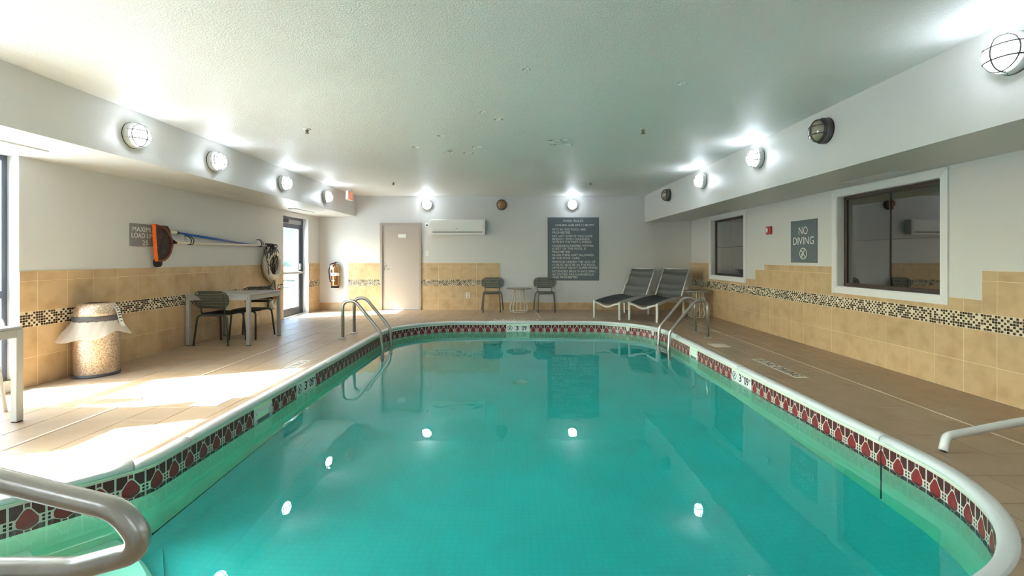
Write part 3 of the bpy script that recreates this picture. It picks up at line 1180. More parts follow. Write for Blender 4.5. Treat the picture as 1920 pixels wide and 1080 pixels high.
# ------------------------------------------------------------------ bulkhead lamps
def make_lamp(label, lit, mw, globe='bulb', metal='lampgrey', cage='cage'):
    t = thing('bulkhead_lamp', label, 'lamp', mw=mw, group='caged bulkhead lamps around the pool room')
    obj('housing', MB().lathe([(.122, 0), (.130, .006), (.130, .05), (.124, .062), (.110, .064)], 32), metal, t)
    obj('gasket', MB().lathe([(.133, 0), (.133, .002), (.128, .003)], 32), 'black', t)
    dome = [(.108, .060), (.108, .085), (.104, .105), (.092, .125), (.072, .140), (.045, .149), (.02, .152), (0.0, .153)]
    obj('globe', MB().lathe(dome, 28), globe, t)
    def dome_r(d):
        return d
    for y in (-.042, .042):
        w_ = math.sqrt(.118 ** 2 - y * y)
        pts = [(-w_ - .012, y, .045)] + [(w_ * math.cos(a) * -1, y, .055 + .098 * math.sin(a) ** .8 if math.sin(a) > 0 else .055) for a in [PI * k / 14 for k in range(15)]] + [(w_ + .012, y, .045)]
        obj('cage_bar', MB().tube(pts, .0058, 6), cage, t)
    pts = [(.0, -.130, .045)] + [(0, -.118 * math.cos(a), .057 + .103 * max(0, math.sin(a)) ** .8) for a in [PI * k / 14 for k in range(15)]] + [(0, .130, .045)]
    obj('cage_bar', MB().tube(pts, .0058, 6), cage, t)
    obj('cage_ring', MB().tube([(.113 * math.cos(2 * PI * k / 28), .113 * math.sin(2 * PI * k / 28), .088) for k in range(28)], .0055, 6, closed=True), cage, t)
    return t
def lampframe(side, s, z):
    if side == 'left': m4 = wallframe('left', s, z); m4.translation.x = SXL
    elif side == 'right': m4 = wallframe('right', s, z); m4.translation.x = SXR
    elif side == 'near':
        m4 = Matrix.Rotation(PI, 4, 'Z') @ wallframe('back', 0, 0).to_3x3().to_4x4(); m4.translation = (s, YN, z)
    else: m4 = wallframe('back', s, z)
    return m4
lit0 = make_lamp('lit caged lamp on the window side bulkhead, nearest the front window', True, lampframe('left', 4.81, 2.567))
for s, l in ((6.09, 'lit caged lamp on the window side bulkhead above the skimmer net'), (7.88, 'lit caged lamp on the window side bulkhead above the ring buoy'), (9.64, 'lit caged lamp on the window side bulkhead beside the exit sign')):
    dup(lit0, l, mw=lampframe('left', s, 2.567))
for s, l in ((2.96, 'largest lit caged lamp, cut by the picture edge'), (6.07, 'lit caged lamp next beyond the smoky unlit one on the blue grey bulkhead'), (7.87, 'lit caged lamp before the farthest unlit lamp on the blue grey bulkhead')):
    dup(lit0, l, mw=lampframe('right', s, 2.605))
dup(lit0, 'lit caged lamp on the far wall above the grey door', mw=lampframe('back', -2.21, 2.61))
dup(lit0, 'lit caged lamp on the far wall above the pool rules sign', mw=lampframe('back', 1.39, 2.61))
off0 = make_lamp('larger unlit smoky caged lamp on the bulkhead above the big interior window', False, lampframe('right', 4.77, 2.605), 'deadglobe', 'cage')
dup(off0, 'small unlit smoky caged lamp at the far end of the bulkhead', mw=lampframe('right', 9.67, 2.605))
make_lamp('unlit bronze lamp on the far wall above the air conditioner', False, lampframe('back', -.36, 2.61), 'goldglobe', 'goldmetal', 'goldmetal')
# first completes the left row; the others are unseen fill lamps added for brightness
for side, s, l in (('left', 2.96, 'lit caged lamp on the window side bulkhead above the sunlit front table'), ('left', 1.1, 'added unseen fill lamp on the window side bulkhead level with the pool steps'), ('right', 1.1, 'added unseen fill lamp on the blue grey bulkhead nearest the near wall'), ('near', -2.2, 'added unseen fill lamp on the near wall on the window side'), ('near', 1.4, 'added unseen fill lamp on the near wall on the corridor side')):
    dup(lit0, l, mw=lampframe(side, s, 2.6))

# ------------------------------------------------------------------ windows and doors
def storefront(name, a, b):
    w_ = b - a; h = WZ1 - WZ0
    m4 = wallframe('left', (a + b) / 2, (WZ0 + WZ1) / 2, -.155)
    r = struct_root(name, m4)
    f = .05
    fr = MB()
    fr.box(-w_ / 2, -w_ / 2 + f, -h / 2, h / 2, -.05, .04).box(w_ / 2 - f, w_ / 2, -h / 2, h / 2, -.05, .04)
    fr.box(-w_ / 2 + f, w_ / 2 - f, -h / 2, -h / 2 + f, -.05, .04).box(-w_ / 2 + f, w_ / 2 - f, h / 2 - f, h / 2, -.05, .04)
    obj('window_frame', fr, 'storefront', r)
    zr = .94 - (WZ0 + WZ1) / 2
    obj('window_rail', MB().box(-w_ / 2 + f, w_ / 2 - f, zr - .035, zr + .035, -.05, .04), 'storefront', r)
    obj('pane', MB().box(-w_ / 2 + f, w_ / 2 - f, -h / 2 + f, zr - .035, -.004, .004), 'glass', r)
    obj('pane', MB().box(-w_ / 2 + f, w_ / 2 - f, zr + .035, h / 2 - f, -.004, .004), 'glass', r)
    obj('window_sill', MB().box(-w_ / 2, w_ / 2, -h / 2 - .012, -h / 2, .04, .155), 'tile', r)
storefront('window_1', 3.28, 4.55)
storefront('window_2', 1.2, 2.82)

def inner_window(name, a, b, thick_mull, mc):
    m4 = wallframe('right', (a + b) / 2, (RZ0 + RZ1) / 2)
    r = struct_root(name, m4)
    w_, h = b - a, RZ1 - RZ0
    c = .082
    def miter(x0, y0, x1, y1, nx, ny):
        # casing board from outer corner to outer corner, inner side shortened by c
        dx, dy = (x1 - x0), (y1 - y0); L = math.hypot(dx, dy); dx /= L; dy /= L
        p = [(x0, y0), (x1, y1), (x1 - dx * c + nx * c, y1 - dy * c + ny * c), (x0 + dx * c + nx * c, y0 + dy * c + ny * c)]
        if area(p) < 0: p = p[::-1]
        return MB().prism(p, -.001, .022, 0, .004)
    W, H = w_ / 2 + c, h / 2 + c
    obj('casing', miter(-W, -H, W, -H, 0, 1), 'whitetrim', r)
    obj('casing', miter(-W, H, W, H, 0, -1), 'whitetrim', r)
    obj('casing', miter(-W, -H, -W, H, 1, 0), 'whitetrim', r)
    obj('casing', miter(W, -H, W, H, -1, 0), 'whitetrim', r)
    j = .012
    obj('jamb_lining', MB().box(-w_ / 2, -w_ / 2 + j, -h / 2, h / 2, -.13, .012).box(w_ / 2 - j, w_ / 2, -h / 2, h / 2, -.13, .012).box(-w_ / 2 + j, w_ / 2 - j, -h / 2, -h / 2 + j, -.13, .012).box(-w_ / 2 + j, w_ / 2 - j, h / 2 - j, h / 2, -.13, .012), 'whitetrim', r)
    f = .045
    X, Y = w_ / 2 - j, h / 2 - j
    obj('sash', MB().box(-X, -X + f, -Y, Y, -.115, -.075, 0, .004).box(X - f, X, -Y, Y, -.115, -.075, 0, .004).box(-X + f, X - f, -Y, -Y + f, -.115, -.075, 0, .004).box(-X + f, X - f, Y - f, Y, -.115, -.075, 0, .004), 'bronze', r)
    obj('muntin', MB().box(-thick_mull / 2, thick_mull / 2, -Y + f, Y - f, -.103, -.086), mc, r)
    obj('muntin', MB().box(-X + f, X - f, -.003, .003, -.1005, -.0915), 'bronze', r)
    obj('pane', MB().box(-X + f, X - f, -Y + f, Y - f, -.098, -.094), 'darkglass', r)
inner_window('window_3', *WIN_R[0], .014, 'bronze')
inner_window('window_4', *WIN_R[1], .010, 'alu')
# dim rooms behind the interior windows
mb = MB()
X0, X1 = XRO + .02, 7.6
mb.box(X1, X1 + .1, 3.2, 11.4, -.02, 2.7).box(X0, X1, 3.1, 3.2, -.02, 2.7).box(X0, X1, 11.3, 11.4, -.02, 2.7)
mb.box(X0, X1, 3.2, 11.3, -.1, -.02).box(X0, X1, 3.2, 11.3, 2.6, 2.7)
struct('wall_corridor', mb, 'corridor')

# back door
r = struct_root('door_1', wallframe('back', (DX0 + DX1) / 2, 0))
w_ = DX1 - DX0
fw = .05
obj('door_frame', MB().box(-w_ / 2 - .045, -w_ / 2 + .012, 0, DZT + .045, -.10, .03, 0, .004).box(w_ / 2 - .012, w_ / 2 + .045, 0, DZT + .045, -.10, .03, 0, .004).box(-w_ / 2 + .012, w_ / 2 - .012, DZT - .012, DZT + .045, -.10, .03, 0, .004), 'dframe', r)
pan = obj('door_panel', MB().box(-w_ / 2 + .016, w_ / 2 - .016, .012, DZT - .016, -.045, -.002, 0, .003), 'door', r)
hd = MB().lathe([(.034, 0), (.033, .008), (.016, .012), (.013, .045)], 18)
hd.tube([(0, 0, .042), (.03, 0, .048), (.12, -.004, .044)], .0095, 8)
obj('door_handle', hd, 'chrome', pan, loc=(-w_ / 2 + .085, 1.02, -.002))
obj('lock_cylinder', MB().lathe([(.022, 0), (.020, .012), (.012, .014)], 14), 'chrome', pan, loc=(-w_ / 2 + .085, 1.11, -.002))
pl = obj('sign_plate', MB().box(-.095, .095, -.045, .045, 0, .006, 0, .002), 'paper', pan, loc=(.03, 1.84, -.002))
for z in (.25, 1.06, 1.80):
    obj('hinge', MB().tube([(0, -.05, 0), (0, .05, 0)], .011, 8), 'steel', r, loc=(w_ / 2 - .014, z, .004))
obj('threshold', MB().box(-w_ / 2, w_ / 2, 0, .008, -.10, .01), 'bronze', r)

# glazed exit door in the left wall
dy = DY1 - DY0
r = struct_root('door_2', wallframe('left', (DY0 + DY1) / 2, 0, -.175))
obj('door_frame', MB().box(-dy / 2, -dy / 2 + .05, 0, DZ1, -.05, .05).box(dy / 2 - .05, dy / 2, 0, DZ1, -.05, .05).box(-dy / 2 + .05, dy / 2 - .05, DZ1 - .05, DZ1, -.05, .05), 'storefront', r)
obj('header_panel', MB().box(-dy / 2 + .05, dy / 2 - .05, 2.06, 2.15, -.035, .035, 0, .003), 'alu', r)
x0, x1 = -dy / 2 + .055, dy / 2 - .055
leaf = obj('door_panel', MB().box(x0, x0 + .10, .01, 2.055, -.022, .022).box(x1 - .10, x1, .01, 2.055, -.022, .022).box(x0 + .10, x1 - .10, .01, .17, -.022, .022).box(x0 + .10, x1 - .10, 1.955, 2.055, -.022, .022).box(x0 + .1, x1 - .1, .93, .985, -.022, .022), 'storefront', r)
obj('pane', MB().box(x0 + .1, x1 - .1, .17, .93, -.004, .004), 'glass', leaf)
obj('pane', MB().box(x0 + .1, x1 - .1, .985, 1.955, -.004, .004), 'glass', leaf)
obj('push_bar', MB().box(x0 + .02, x1 - .02, .935, .98, .045, .085, 0, .008).box(x0 + .02, x0 + .10, .93, .985, .022, .05).box(x1 - .10, x1 - .02, .93, .985, .022, .05), 'alu', leaf)
obj('pull_handle', MB().tube(arc_pts([(x1 - .16, 1.10, -.022), (x1 - .16, 1.10, -.08), (x1 - .16, 1.38, -.08), (x1 - .16, 1.38, -.022)], .02, 4), .010, 8), 'steel', leaf)
obj('lock_case', MB().box(x1 - .085, x1 - .02, 1.02, 1.16, .022, .05, 0, .006), 'steel', leaf)
obj('closer', MB().box(-dy / 2 + .10, -dy / 2 + .42, 2.07, 2.14, .035, .085, 0, .006), 'black', r)
obj('threshold', MB().box(-dy / 2, dy / 2, 0, .012, -.06, .06), 'alu', r)
obj('jamb_lining', MB().box(dy / 2 - .001, dy / 2 + .0, 0, DZ1, .05, .174), 'whitetrim', r)

# ------------------------------------------------------------------ signs
def sign(name, label, side, s, z, w_, h, m_, group=None):
    t = thing(name, label, 'sign', mw=wallframe(side, s, z), group=group)
    obj('panel', MB().box(-w_ / 2, w_ / 2, -h / 2, h / 2, 0, .012, 0, .002), m_, t)
    return t
# pool rules
RW, RH = 1.275, 1.565
t = sign('pool_rules_sign', 'tall slate sign of pool rules on the far wall', 'back', 1.415, 1.515, RW, RH, 'sign')
K = RW / 429.0
rx = lambda x: (x - 661) * K - RW / 2
ry = lambda y: RH / 2 - (y - 125) * RH / 532.0
hh = 17.5 * RH / 532.0
RULES = [('POOL RULES', 793, 957, 155), ('HOURS: 6:00 AM-11:00 PM', 727, 1044, 190), ('PETS IN THE POOL ARE', 701, 980, 227), ('PROHIBITED', 701, 850, 253),
         ('DO NOT SWIM IF YOU HAVE', 701, 1035, 283), ('BEEN ILL WITH DIARRHEA', 701, 1012, 308), ('WITHIN THE PAST 2 WEEKS', 701, 1026, 332),
         ('CHANGING DIAPERS WITHIN', 701, 1042, 364), ('6 FEET OF THE POOL IS', 701, 982, 389), ('PROHIBITED', 701, 850, 414),
         ('GLASS ITEMS NOT ALLOWED', 701, 1046, 443), ('IN THE POOL YARD', 701, 930, 469), ('PERSONS UNDER THE AGE OF', 701, 1060, 500),
         ('14 MUST NOT BE IN THE POOL', 701, 1060, 525), ('WITHOUT ADULT SUPERVISION', 701, 1075, 550), ('EXTENDED BREATH HOLDING', 701, 1060, 580),
         ('ACTIVITIES ARE DANGEROUS', 701, 1048, 606), ('AND PROHIBITED', 701, 912, 631)]
for (tx, xa, xb, yy) in RULES:
    letters(t, tx, rx(xa), ry(yy), .0125, hh, (xb - xa) * K, 'LEFT', -.004)
# no diving
t = sign('no_diving_sign', 'square slate NO DIVING sign on the wall between the two interior windows', 'right', 7.0, 1.545, .634, .645, 'sign')
letters(t, 'NO', 0, .165, .0125, .115, .215, thin=-.006)
letters(t, 'DIVING', 0, .01, .0125, .115, .50, thin=-.006)
b = MB(); no_diving(b, 0, -.185, .0135, .088, th=.14)
obj('symbol', b, 'ink', t)
for sx in (-1, 1):
    for sy in (-1, 1):
        obj('screw', MB().lathe([(.008, 0), (.006, .003)], 8, (sx * .28, sy * .285, .012)), 'steel', t)
# maximum load
t = sign('load_sign', 'grey MAXIMUM LOAD sign partly hidden behind the orange skimmer net', 'left', 6.085, 1.592, .475, .292, 'signl')
letters(t, 'MAXIMUM', 0, .075, .0125, .062, .40, thin=-.004)
letters(t, 'LOAD LIMIT', 0, -.005, .0125, .062, .43, thin=-.004)
letters(t, '25', 0, -.098, .0125, .062, .085, thin=-.004)
# exit sign hanging under the ceiling
t = thing('exit_sign', 'small white exit sign with orange red face under the ceiling', 'sign', (-3.75, 10.4, ZC))
obj('case', MB().box(-.028, .028, -.15, .15, -.245, -.045, 0, .006), 'white', t)
obj('mount', MB().box(-.03, .03, -.05, .05, -.045, 0), 'white', t)
for sg in (1, -1):
    fc = obj('face', MB().box(-.135, .135, -.085, .085, 0, .002), 'exitred', t)
    fc.matrix_local = Matrix.Translation((.0285 * sg, 0, -.145)) @ Matrix(((0, 0, sg, 0), (sg, 0, 0, 0), (0, 1, 0, 0), (0, 0, 0, 1)))
    letters(fc, 'EXIT', 0, 0, .003, .12, .23, mname='ink', thin=.01)
# ------------------------------------------------------------------ air conditioner and small wall fittings
t = thing('air_conditioner', 'white split air conditioner high on the far wall', 'air conditioner', mw=wallframe('back', -1.43, 2.05))
W2 = .665
prof_ac = [(0, -.19), (.15, -.19), (.195, -.15), (.205, -.06), (.20, .12), (.185, .175), (.15, .19), (0, .19)]
vs = [(-W2, y, z) for z, y in prof_ac] + [(W2, y, z) for z, y in prof_ac]
n = len(prof_ac)
obj('body', MB().add(vs, [tuple(range(n))[::-1], tuple(range(n, 2 * n))] + [(k, (k + 1) % n, n + (k + 1) % n, n + k) for k in range(n)]), 'white', t)
obj('front_panel', MB().box(-W2 + .01, W2 - .03, -.075, .165, .198, .212, 0, .006), 'white', t)
obj('outlet_slot', MB().box(-W2 + .05, W2 - .06, -.135, -.118, .190, .203), 'ventdark', t)
obj('louver', MB().box(-W2 + .05, W2 - .06, -.170, -.140, .17, .196, 0, .003), 'white', t)
obj('end_cap', MB().box(W2 - .001, W2 + .012, -.185, .185, .0, .19, 0, .004), 'alu', t)
obj('badge', MB().lathe([(.018, 0), (.016, .002)], 14, (-.02, -.045, .212), sy=.5), 'greyink', t)

t = thing('thermostat', 'small white thermostat with dark screen beside the air conditioner', 'thermostat', mw=wallframe('back', -2.215, 2.105))
obj('case', MB().box(-.05, .05, -.045, .045, 0, .022, 0, .006), 'white', t)
obj('screen', MB().box(-.022, .022, -.018, .018, .022, .0235), 'black', t)
t = thing('light_switch', 'white switch plate beside the grey door', 'switch', mw=wallframe('back', -2.215, 1.40))
obj('plate', MB().box(-.04, .04, -.06, .06, 0, .006, 0, .002), 'white', t)
obj('rocker', MB().box(-.016, .016, -.032, .032, .006, .011, 0, .002), 'whitetrim', t)
t = thing('power_outlet', 'white wall outlet low on the tiles left of the olive chair', 'outlet', mw=wallframe('back', -1.20, .37, .010))
obj('plate', MB().box(-.045, .045, -.065, .065, 0, .006, 0, .002), 'white', t)
for y in (-.028, .028):
    obj('socket', MB().prism(rrect(.034, .034, .012, 3, 0, y), .006, .0085), 'greyink', t)
t = thing('fire_alarm', 'small red fire alarm strobe on the wall beside the NO DIVING sign', 'alarm', mw=wallframe('right', 7.93, 1.765))
obj('case', MB().box(-.068, .068, -.068, .068, 0, .045, 0, .008), 'redalarm', t)
obj('strobe_lens', MB().box(-.022, .022, -.04, .045, .045, .066, 0, .01), 'paper', t)

# fire extinguisher
t = thing('fire_extinguisher', 'stainless fire extinguisher with painted tan reflection hung on the far corner wall', 'extinguisher', mw=wallframe('back', -4.46, 0, 0))
cyl = MB().lathe([(.085, .60), (.092, .615), (.095, .64), (.095, 1.02), (.088, 1.07), (.06, 1.105), (.03, 1.12), (.028, 1.14)], 24)
R90 = Matrix(((1, 0, 0, 0), (0, 0, 1, 0), (0, -1, 0, .105), (0, 0, 0, 1)))
obj('cylinder', cyl.xform(R90), 'tansteel', t)
obj('base_ring', MB().lathe([(.090, .555), (.094, .56), (.094, .60), (.086, .602)], 24).xform(R90), 'black', t)
obj('label_band', MB().lathe([(.0957, .85), (.0963, .852), (.0963, .925), (.0957, .927)], 24).xform(R90), 'paper', t)
obj('label_band', MB().box(-.05, .03, .73, .745, .199, .2015), 'paper', t, label='thin white label strip')
obj('inspection_tag', MB().box(-.085, -.02, 1.01, 1.10, .203, .205), 'paper', t)
obj('valve', MB().lathe([(.028, 1.135), (.03, 1.15), (.022, 1.17), (.012, 1.18)], 14).xform(R90), 'maroon', t)
obj('lever', MB().tube([(-.03, 1.16, .11), (.02, 1.19, .14), (.09, 1.185, .16)], .011, 8, flat=.6).tube([(0, 1.14, .12), (.05, 1.145, .15), (.10, 1.125, .17)], .010, 8, flat=.6), 'maroon', t)
obj('hose', MB().tube(arc_pts([(-.02, 1.15, .12), (-.10, 1.15, .13), (-.145, .98, .13), (-.125, .80, .13), (-.098, .70, .14)], .07, 5), .013, 8), 'black', t)
obj('bracket', MB().box(-.03, .03, .80, 1.12, 0, .012, 0, .002), 'steel', t)

# soffit vents
def vent(label, cx, cy_, w_, l, z):
    t = thing('ceiling_vent', label, 'vent', (cx, cy_, z), 0, 'slotted vents under the bulkheads')
    obj('frame', MB().box(-w_ / 2, -w_ / 2 + .018, -l / 2, l / 2, -.010, .03).box(w_ / 2 - .018, w_ / 2, -l / 2, l / 2, -.010, .03).box(-w_ / 2 + .018, w_ / 2 - .018, -l / 2, -l / 2 + .018, -.010, .03).box(-w_ / 2 + .018, w_ / 2 - .018, l / 2 - .018, l / 2, -.010, .03), 'vent', t)
    obj('backing', MB().box(-w_ / 2 + .018, w_ / 2 - .018, -l / 2 + .018, l / 2 - .018, .004, .03), 'ventdark', t)
    n = 4
    for k in range(n):
        x = -w_ / 2 + .018 + (w_ - .036) * (k + .5) / n
        obj('slat', MB().box(x - .009, x + .009, -l / 2 + .018, l / 2 - .018, -.006, -.002), 'vent', t)
    return t
vent('slotted vent under the bulkhead above the front window', -4.52, 3.95, .16, .9, 2.31)
vent('slotted vent under the bulkhead above the pole rack', -4.62, 7.15, .16, 1.0, 2.305)
vent('slotted vent under the bulkhead above the glazed door', -4.6, 9.95, .16, .9, 2.305)
vent('slotted vent above the larger interior window', 4.03, 5.25, .16, .85, 2.214)
vent('slotted vent above the smaller interior window', 4.03, 9.3, .16, .85, 2.214)

# sprinklers
spr = None
for x, y, l in ((-2.49, 5.51, 'ceiling sprinkler nearer the camera on the window side'), (1.51, 5.51, 'ceiling sprinkler nearer the camera over the right of the pool'), (-2.5, 9.42, 'small ceiling sprinkler near the far wall above the ladder'), (1.51, 9.42, 'small ceiling sprinkler near the pool rules sign')):
    if spr is None:
        spr = thing('ceiling_sprinkler', l, 'sprinkler', (x, y, ZC), 0, 'sprinklers in the ceiling')
        obj('escutcheon', MB().lathe([(.045, 0), (.043, -.006), (.015, -.010)][::-1], 20), 'vent', spr)
        h = MB().lathe([(.012, -.045), (.010, -.03), (.012, -.005)], 10)
        h.tube([(-.014, 0, -.012), (-.018, 0, -.03), (0, 0, -.052)], .003, 5).tube([(.014, 0, -.012), (.018, 0, -.03), (0, 0, -.052)], .003, 5)
        obj('head', h, 'sprink', spr)
        obj('deflector', MB().lathe([(.024, -.056), (.024, -.052), (.005, -.051)], 14), 'sprink', spr)
    else:
        dup(spr, l, loc=(x, y, ZC))

# peeling paint flakes on the ceiling
m_ = MB()
rnd = random.Random(3)
FL = [(.56, 6.22, .10), (.63, 6.27, .13), (.50, 6.05, .09), (.60, 6.00, .06)] + [(x, y, s) for x, y, s in ((.08, 3.75, .03), (-.55, 6.4, .07), (-.95, 5.8, .05), (-1.4, 6.4, .06), (-1.0, 6.7, .08), (-.2, 5.1, .05), (-.35, 4.85, .04), (1.45, 4.05, .05), (-.7, 6.75, .07))]
for x, y, s in FL:
    k = 9
    a0 = rnd.random() * 6
    vs = [(x, y, ZC - .004)]
    for i in range(k):
        a = a0 + 2 * PI * i / k
        r_ = s * rnd.uniform(.55, 1.0)
        vs.append((x + r_ * 1.3 * math.cos(a), y + r_ * .7 * math.sin(a), ZC - (.022 if i % 3 == 0 else .002)))
    m_.add(vs, [(0, 1 + (i + 1) % k, 1 + i) for i in range(k)])
obj('peeling_flakes', m_, 'flake', ceiling, kind='stuff')

# ------------------------------------------------------------------ furniture
def make_chair(label, loc, rotz, metal, seatm, group):
    t = thing('metal_chair', label, 'chair', loc, rotz, group)
    for s in (-1, 1):
        pts = arc_pts([(s * .265, .255, 0), (s * .225, .225, .445), (0, .205, .445)], [0, .06, 0], 6)
        obj('leg', MB().tube(pts, .0142, 10), metal, t)
        pts = arc_pts([(s * .205, -.245, 0), (s * .185, -.205, .445), (0, -.195, .445)], [0, .05, 0], 6)
        obj('leg', MB().tube(pts, .0142, 10), metal, t)
        obj('upright', MB().tube([(s * .175, .195, .44), (s * .182, .222, .58), (s * .186, .25, .77)], .0115, 8), metal, t)
    # seat: rounded square, slightly dished
    sp = rrect(.44, .44, .09, 5, 0, -.01)
    m_ = MB()
    n = len(sp)
    vs = []
    for f, z in ((1, .448), (1, .462), (.97, .472), (.6, .464), (.25, .460)):
        vs += [(x * f, y * f, z) for x, y in sp]
    fs = [tuple(range(n))[::-1], tuple(range(4 * n, 5 * n))]
    for r_ in range(4):
        fs += [(r_ * n + k, r_ * n + (k + 1) % n, (r_ + 1) * n + (k + 1) % n, (r_ + 1) * n + k) for k in range(n)]
    m_.add(vs, fs, 0, True)
    obj('seat', m_, seatm, t)
    # slatted back: curved, rounded ends
    zc, hz, hw = .680, .122, .262
    def bk(x, z):
        return (x, .262 + (z - .68) * .16 - .30 * x * x, z)
    def half(z):
        q = abs(z - zc) / hz
        rr = .11
        dz = max(0, abs(z - zc) - (hz - rr))
        return hw - rr + math.sqrt(max(0, rr * rr - dz * dz))
    out = rrect(2 * hw, 2 * hz, .11, 6, 0, zc)
    obj('back_frame', MB().tube([bk(x, z) for x, z in out], .0085, 8, closed=True), metal, t)
    ns = 6
    ph = 2 * hz / ns
    for k in range(ns):
        z0 = zc - hz + ph * k + .004
        z1 = z0 + ph - .0075
        w0 = min(half(z0), half(z1)) + .002
        m_ = MB()
        vs, fs = [], []
        N = 9
        for i in range(N):
            x = -w0 + 2 * w0 * i / (N - 1)
            for z, dd in ((z0, -.004), (z1, -.004), (z1, .004), (z0, .004)):
                p = bk(x, z)
                vs.append((p[0], p[1] + dd, p[2]))
        for i in range(N - 1):
            for q in range(4):
                l = (q + 1) % 4
                fs.append((i * 4 + q, (i + 1) * 4 + q, (i + 1) * 4 + l, i * 4 + l))
        fs += [(0, 1, 2, 3), tuple((N - 1) * 4 + q for q in (3, 2, 1, 0))]
        m_.add(vs, fs)
        obj('slat', m_, metal, t)
    return t
ga = 'dark metal chairs at the square table'
chA = make_chair('dark green metal chair with its back to the camera at the table', (-4.47, 7.05, 0), PI - .06, 'chair', 'seat', ga)
dup(chA, 'dark metal chair on the far side of the table by the glazed door', (-4.33, 7.545, 0), .04)
gb = 'olive chairs on the far wall'
chC = make_chair('olive slatted chair in front of the end of the tile wainscot', (-.585, 11.19, 0), .02, 'olive', 'olive', gb)
dup(chC, 'olive slatted chair under the pool rules sign', (.705, 11.19, 0), .05)
chE = make_chair('pale grey slatted chair at the sunlit front table', (-4.55, 3.63, 0), .06, 'lightchair', 'lightchair', None)

def make_table(label, x0, x1, y0, y1, group):
    cx, cy_ = (x0 + x1) / 2, (y0 + y1) / 2
    w_, l = (x1 - x0) / 2, (y1 - y0) / 2
    t = thing('square_table', label, 'table', (cx, cy_, 0), 0, group)
    obj('tabletop', MB().box(-w_ + .003, w_ - .003, -l + .003, l - .003, .735, .757, 0, .004), 'alu', t)
    a = .052
    obj('apron', MB().box(-w_ + a, w_ - a, -l, -l + .03, .672, .7345).box(-w_ + a, w_ - a, l - .03, l, .672, .7345).box(-w_, -w_ + .03, -l + a, l - a, .672, .7345).box(w_ - .03, w_, -l + a, l - a, .672, .7345), 'alu', t)
    for sx in (-1, 1):
        for sy in (-1, 1):
            X, Y = sx * (w_ - a / 2), sy * (l - a / 2)
            lg = obj('leg', MB().box(-a / 2, a / 2, -a / 2, a / 2, .008, .7348, 0, .004), 'alu', t, loc=(X, Y, 0))
            obj('foot_cap', MB().box(-a / 2 + .003, a / 2 - .003, -a / 2 + .003, a / 2 - .003, 0, .008), 'black', lg)
            obj('bolt', MB().lathe([(.007, 0), (.005, .003)], 8).xform(Matrix.Translation((0, -a / 2, .70)) @ Matrix.Rotation(PI / 2, 4, 'X')), 'black', lg)
    return t
make_table('square grey aluminium table pushed against the tiles with two dark chairs', -4.86, -3.92, 6.80, 7.72, None)
make_table('square grey aluminium table in the sun at the picture edge by the front window', -4.83, -3.925, 2.80, 3.69, None)

def make_side_table(label, loc, topm, group):
    t = thing('wire_side_table', label, 'side table', loc, 0, group)
    obj('tabletop', MB().lathe([(.285, .548), (.302, .553), (.305, .562), (.298, .570), (.0, .571)], 36), topm, t)
    n = 14
    for k in range(n):
        a = 2 * PI * k / n
        pts = [(r_ * math.cos(a), r_ * math.sin(a), z) for r_, z in ((.115, .548), (.128, .45), (.155, .32), (.195, .20), (.218, .12), (.215, .05), (.19, .008))]
        obj('rod', MB().tube(pts, .0095, 7), 'wire', t)
    obj('base_ring', MB().tube([(.19 * math.cos(2 * PI * k / 32), .19 * math.sin(2 * PI * k / 32), .008) for k in range(32)], .008, 8, closed=True), 'wire', t)
    obj('upper_ring', MB().tube([(.115 * math.cos(2 * PI * k / 24), .115 * math.sin(2 * PI * k / 24), .541) for k in range(24)], .007, 6, closed=True), 'wire', t)
    return t
make_side_table('round side table on a flared wire base between the olive chairs', (.06, 11.12, 0), 'tabletop', 'round wire side tables')
make_side_table('round side table on a flared wire base behind the right ladder', (4.015, 10.22, 0), 'tabletop', 'round wire side tables')

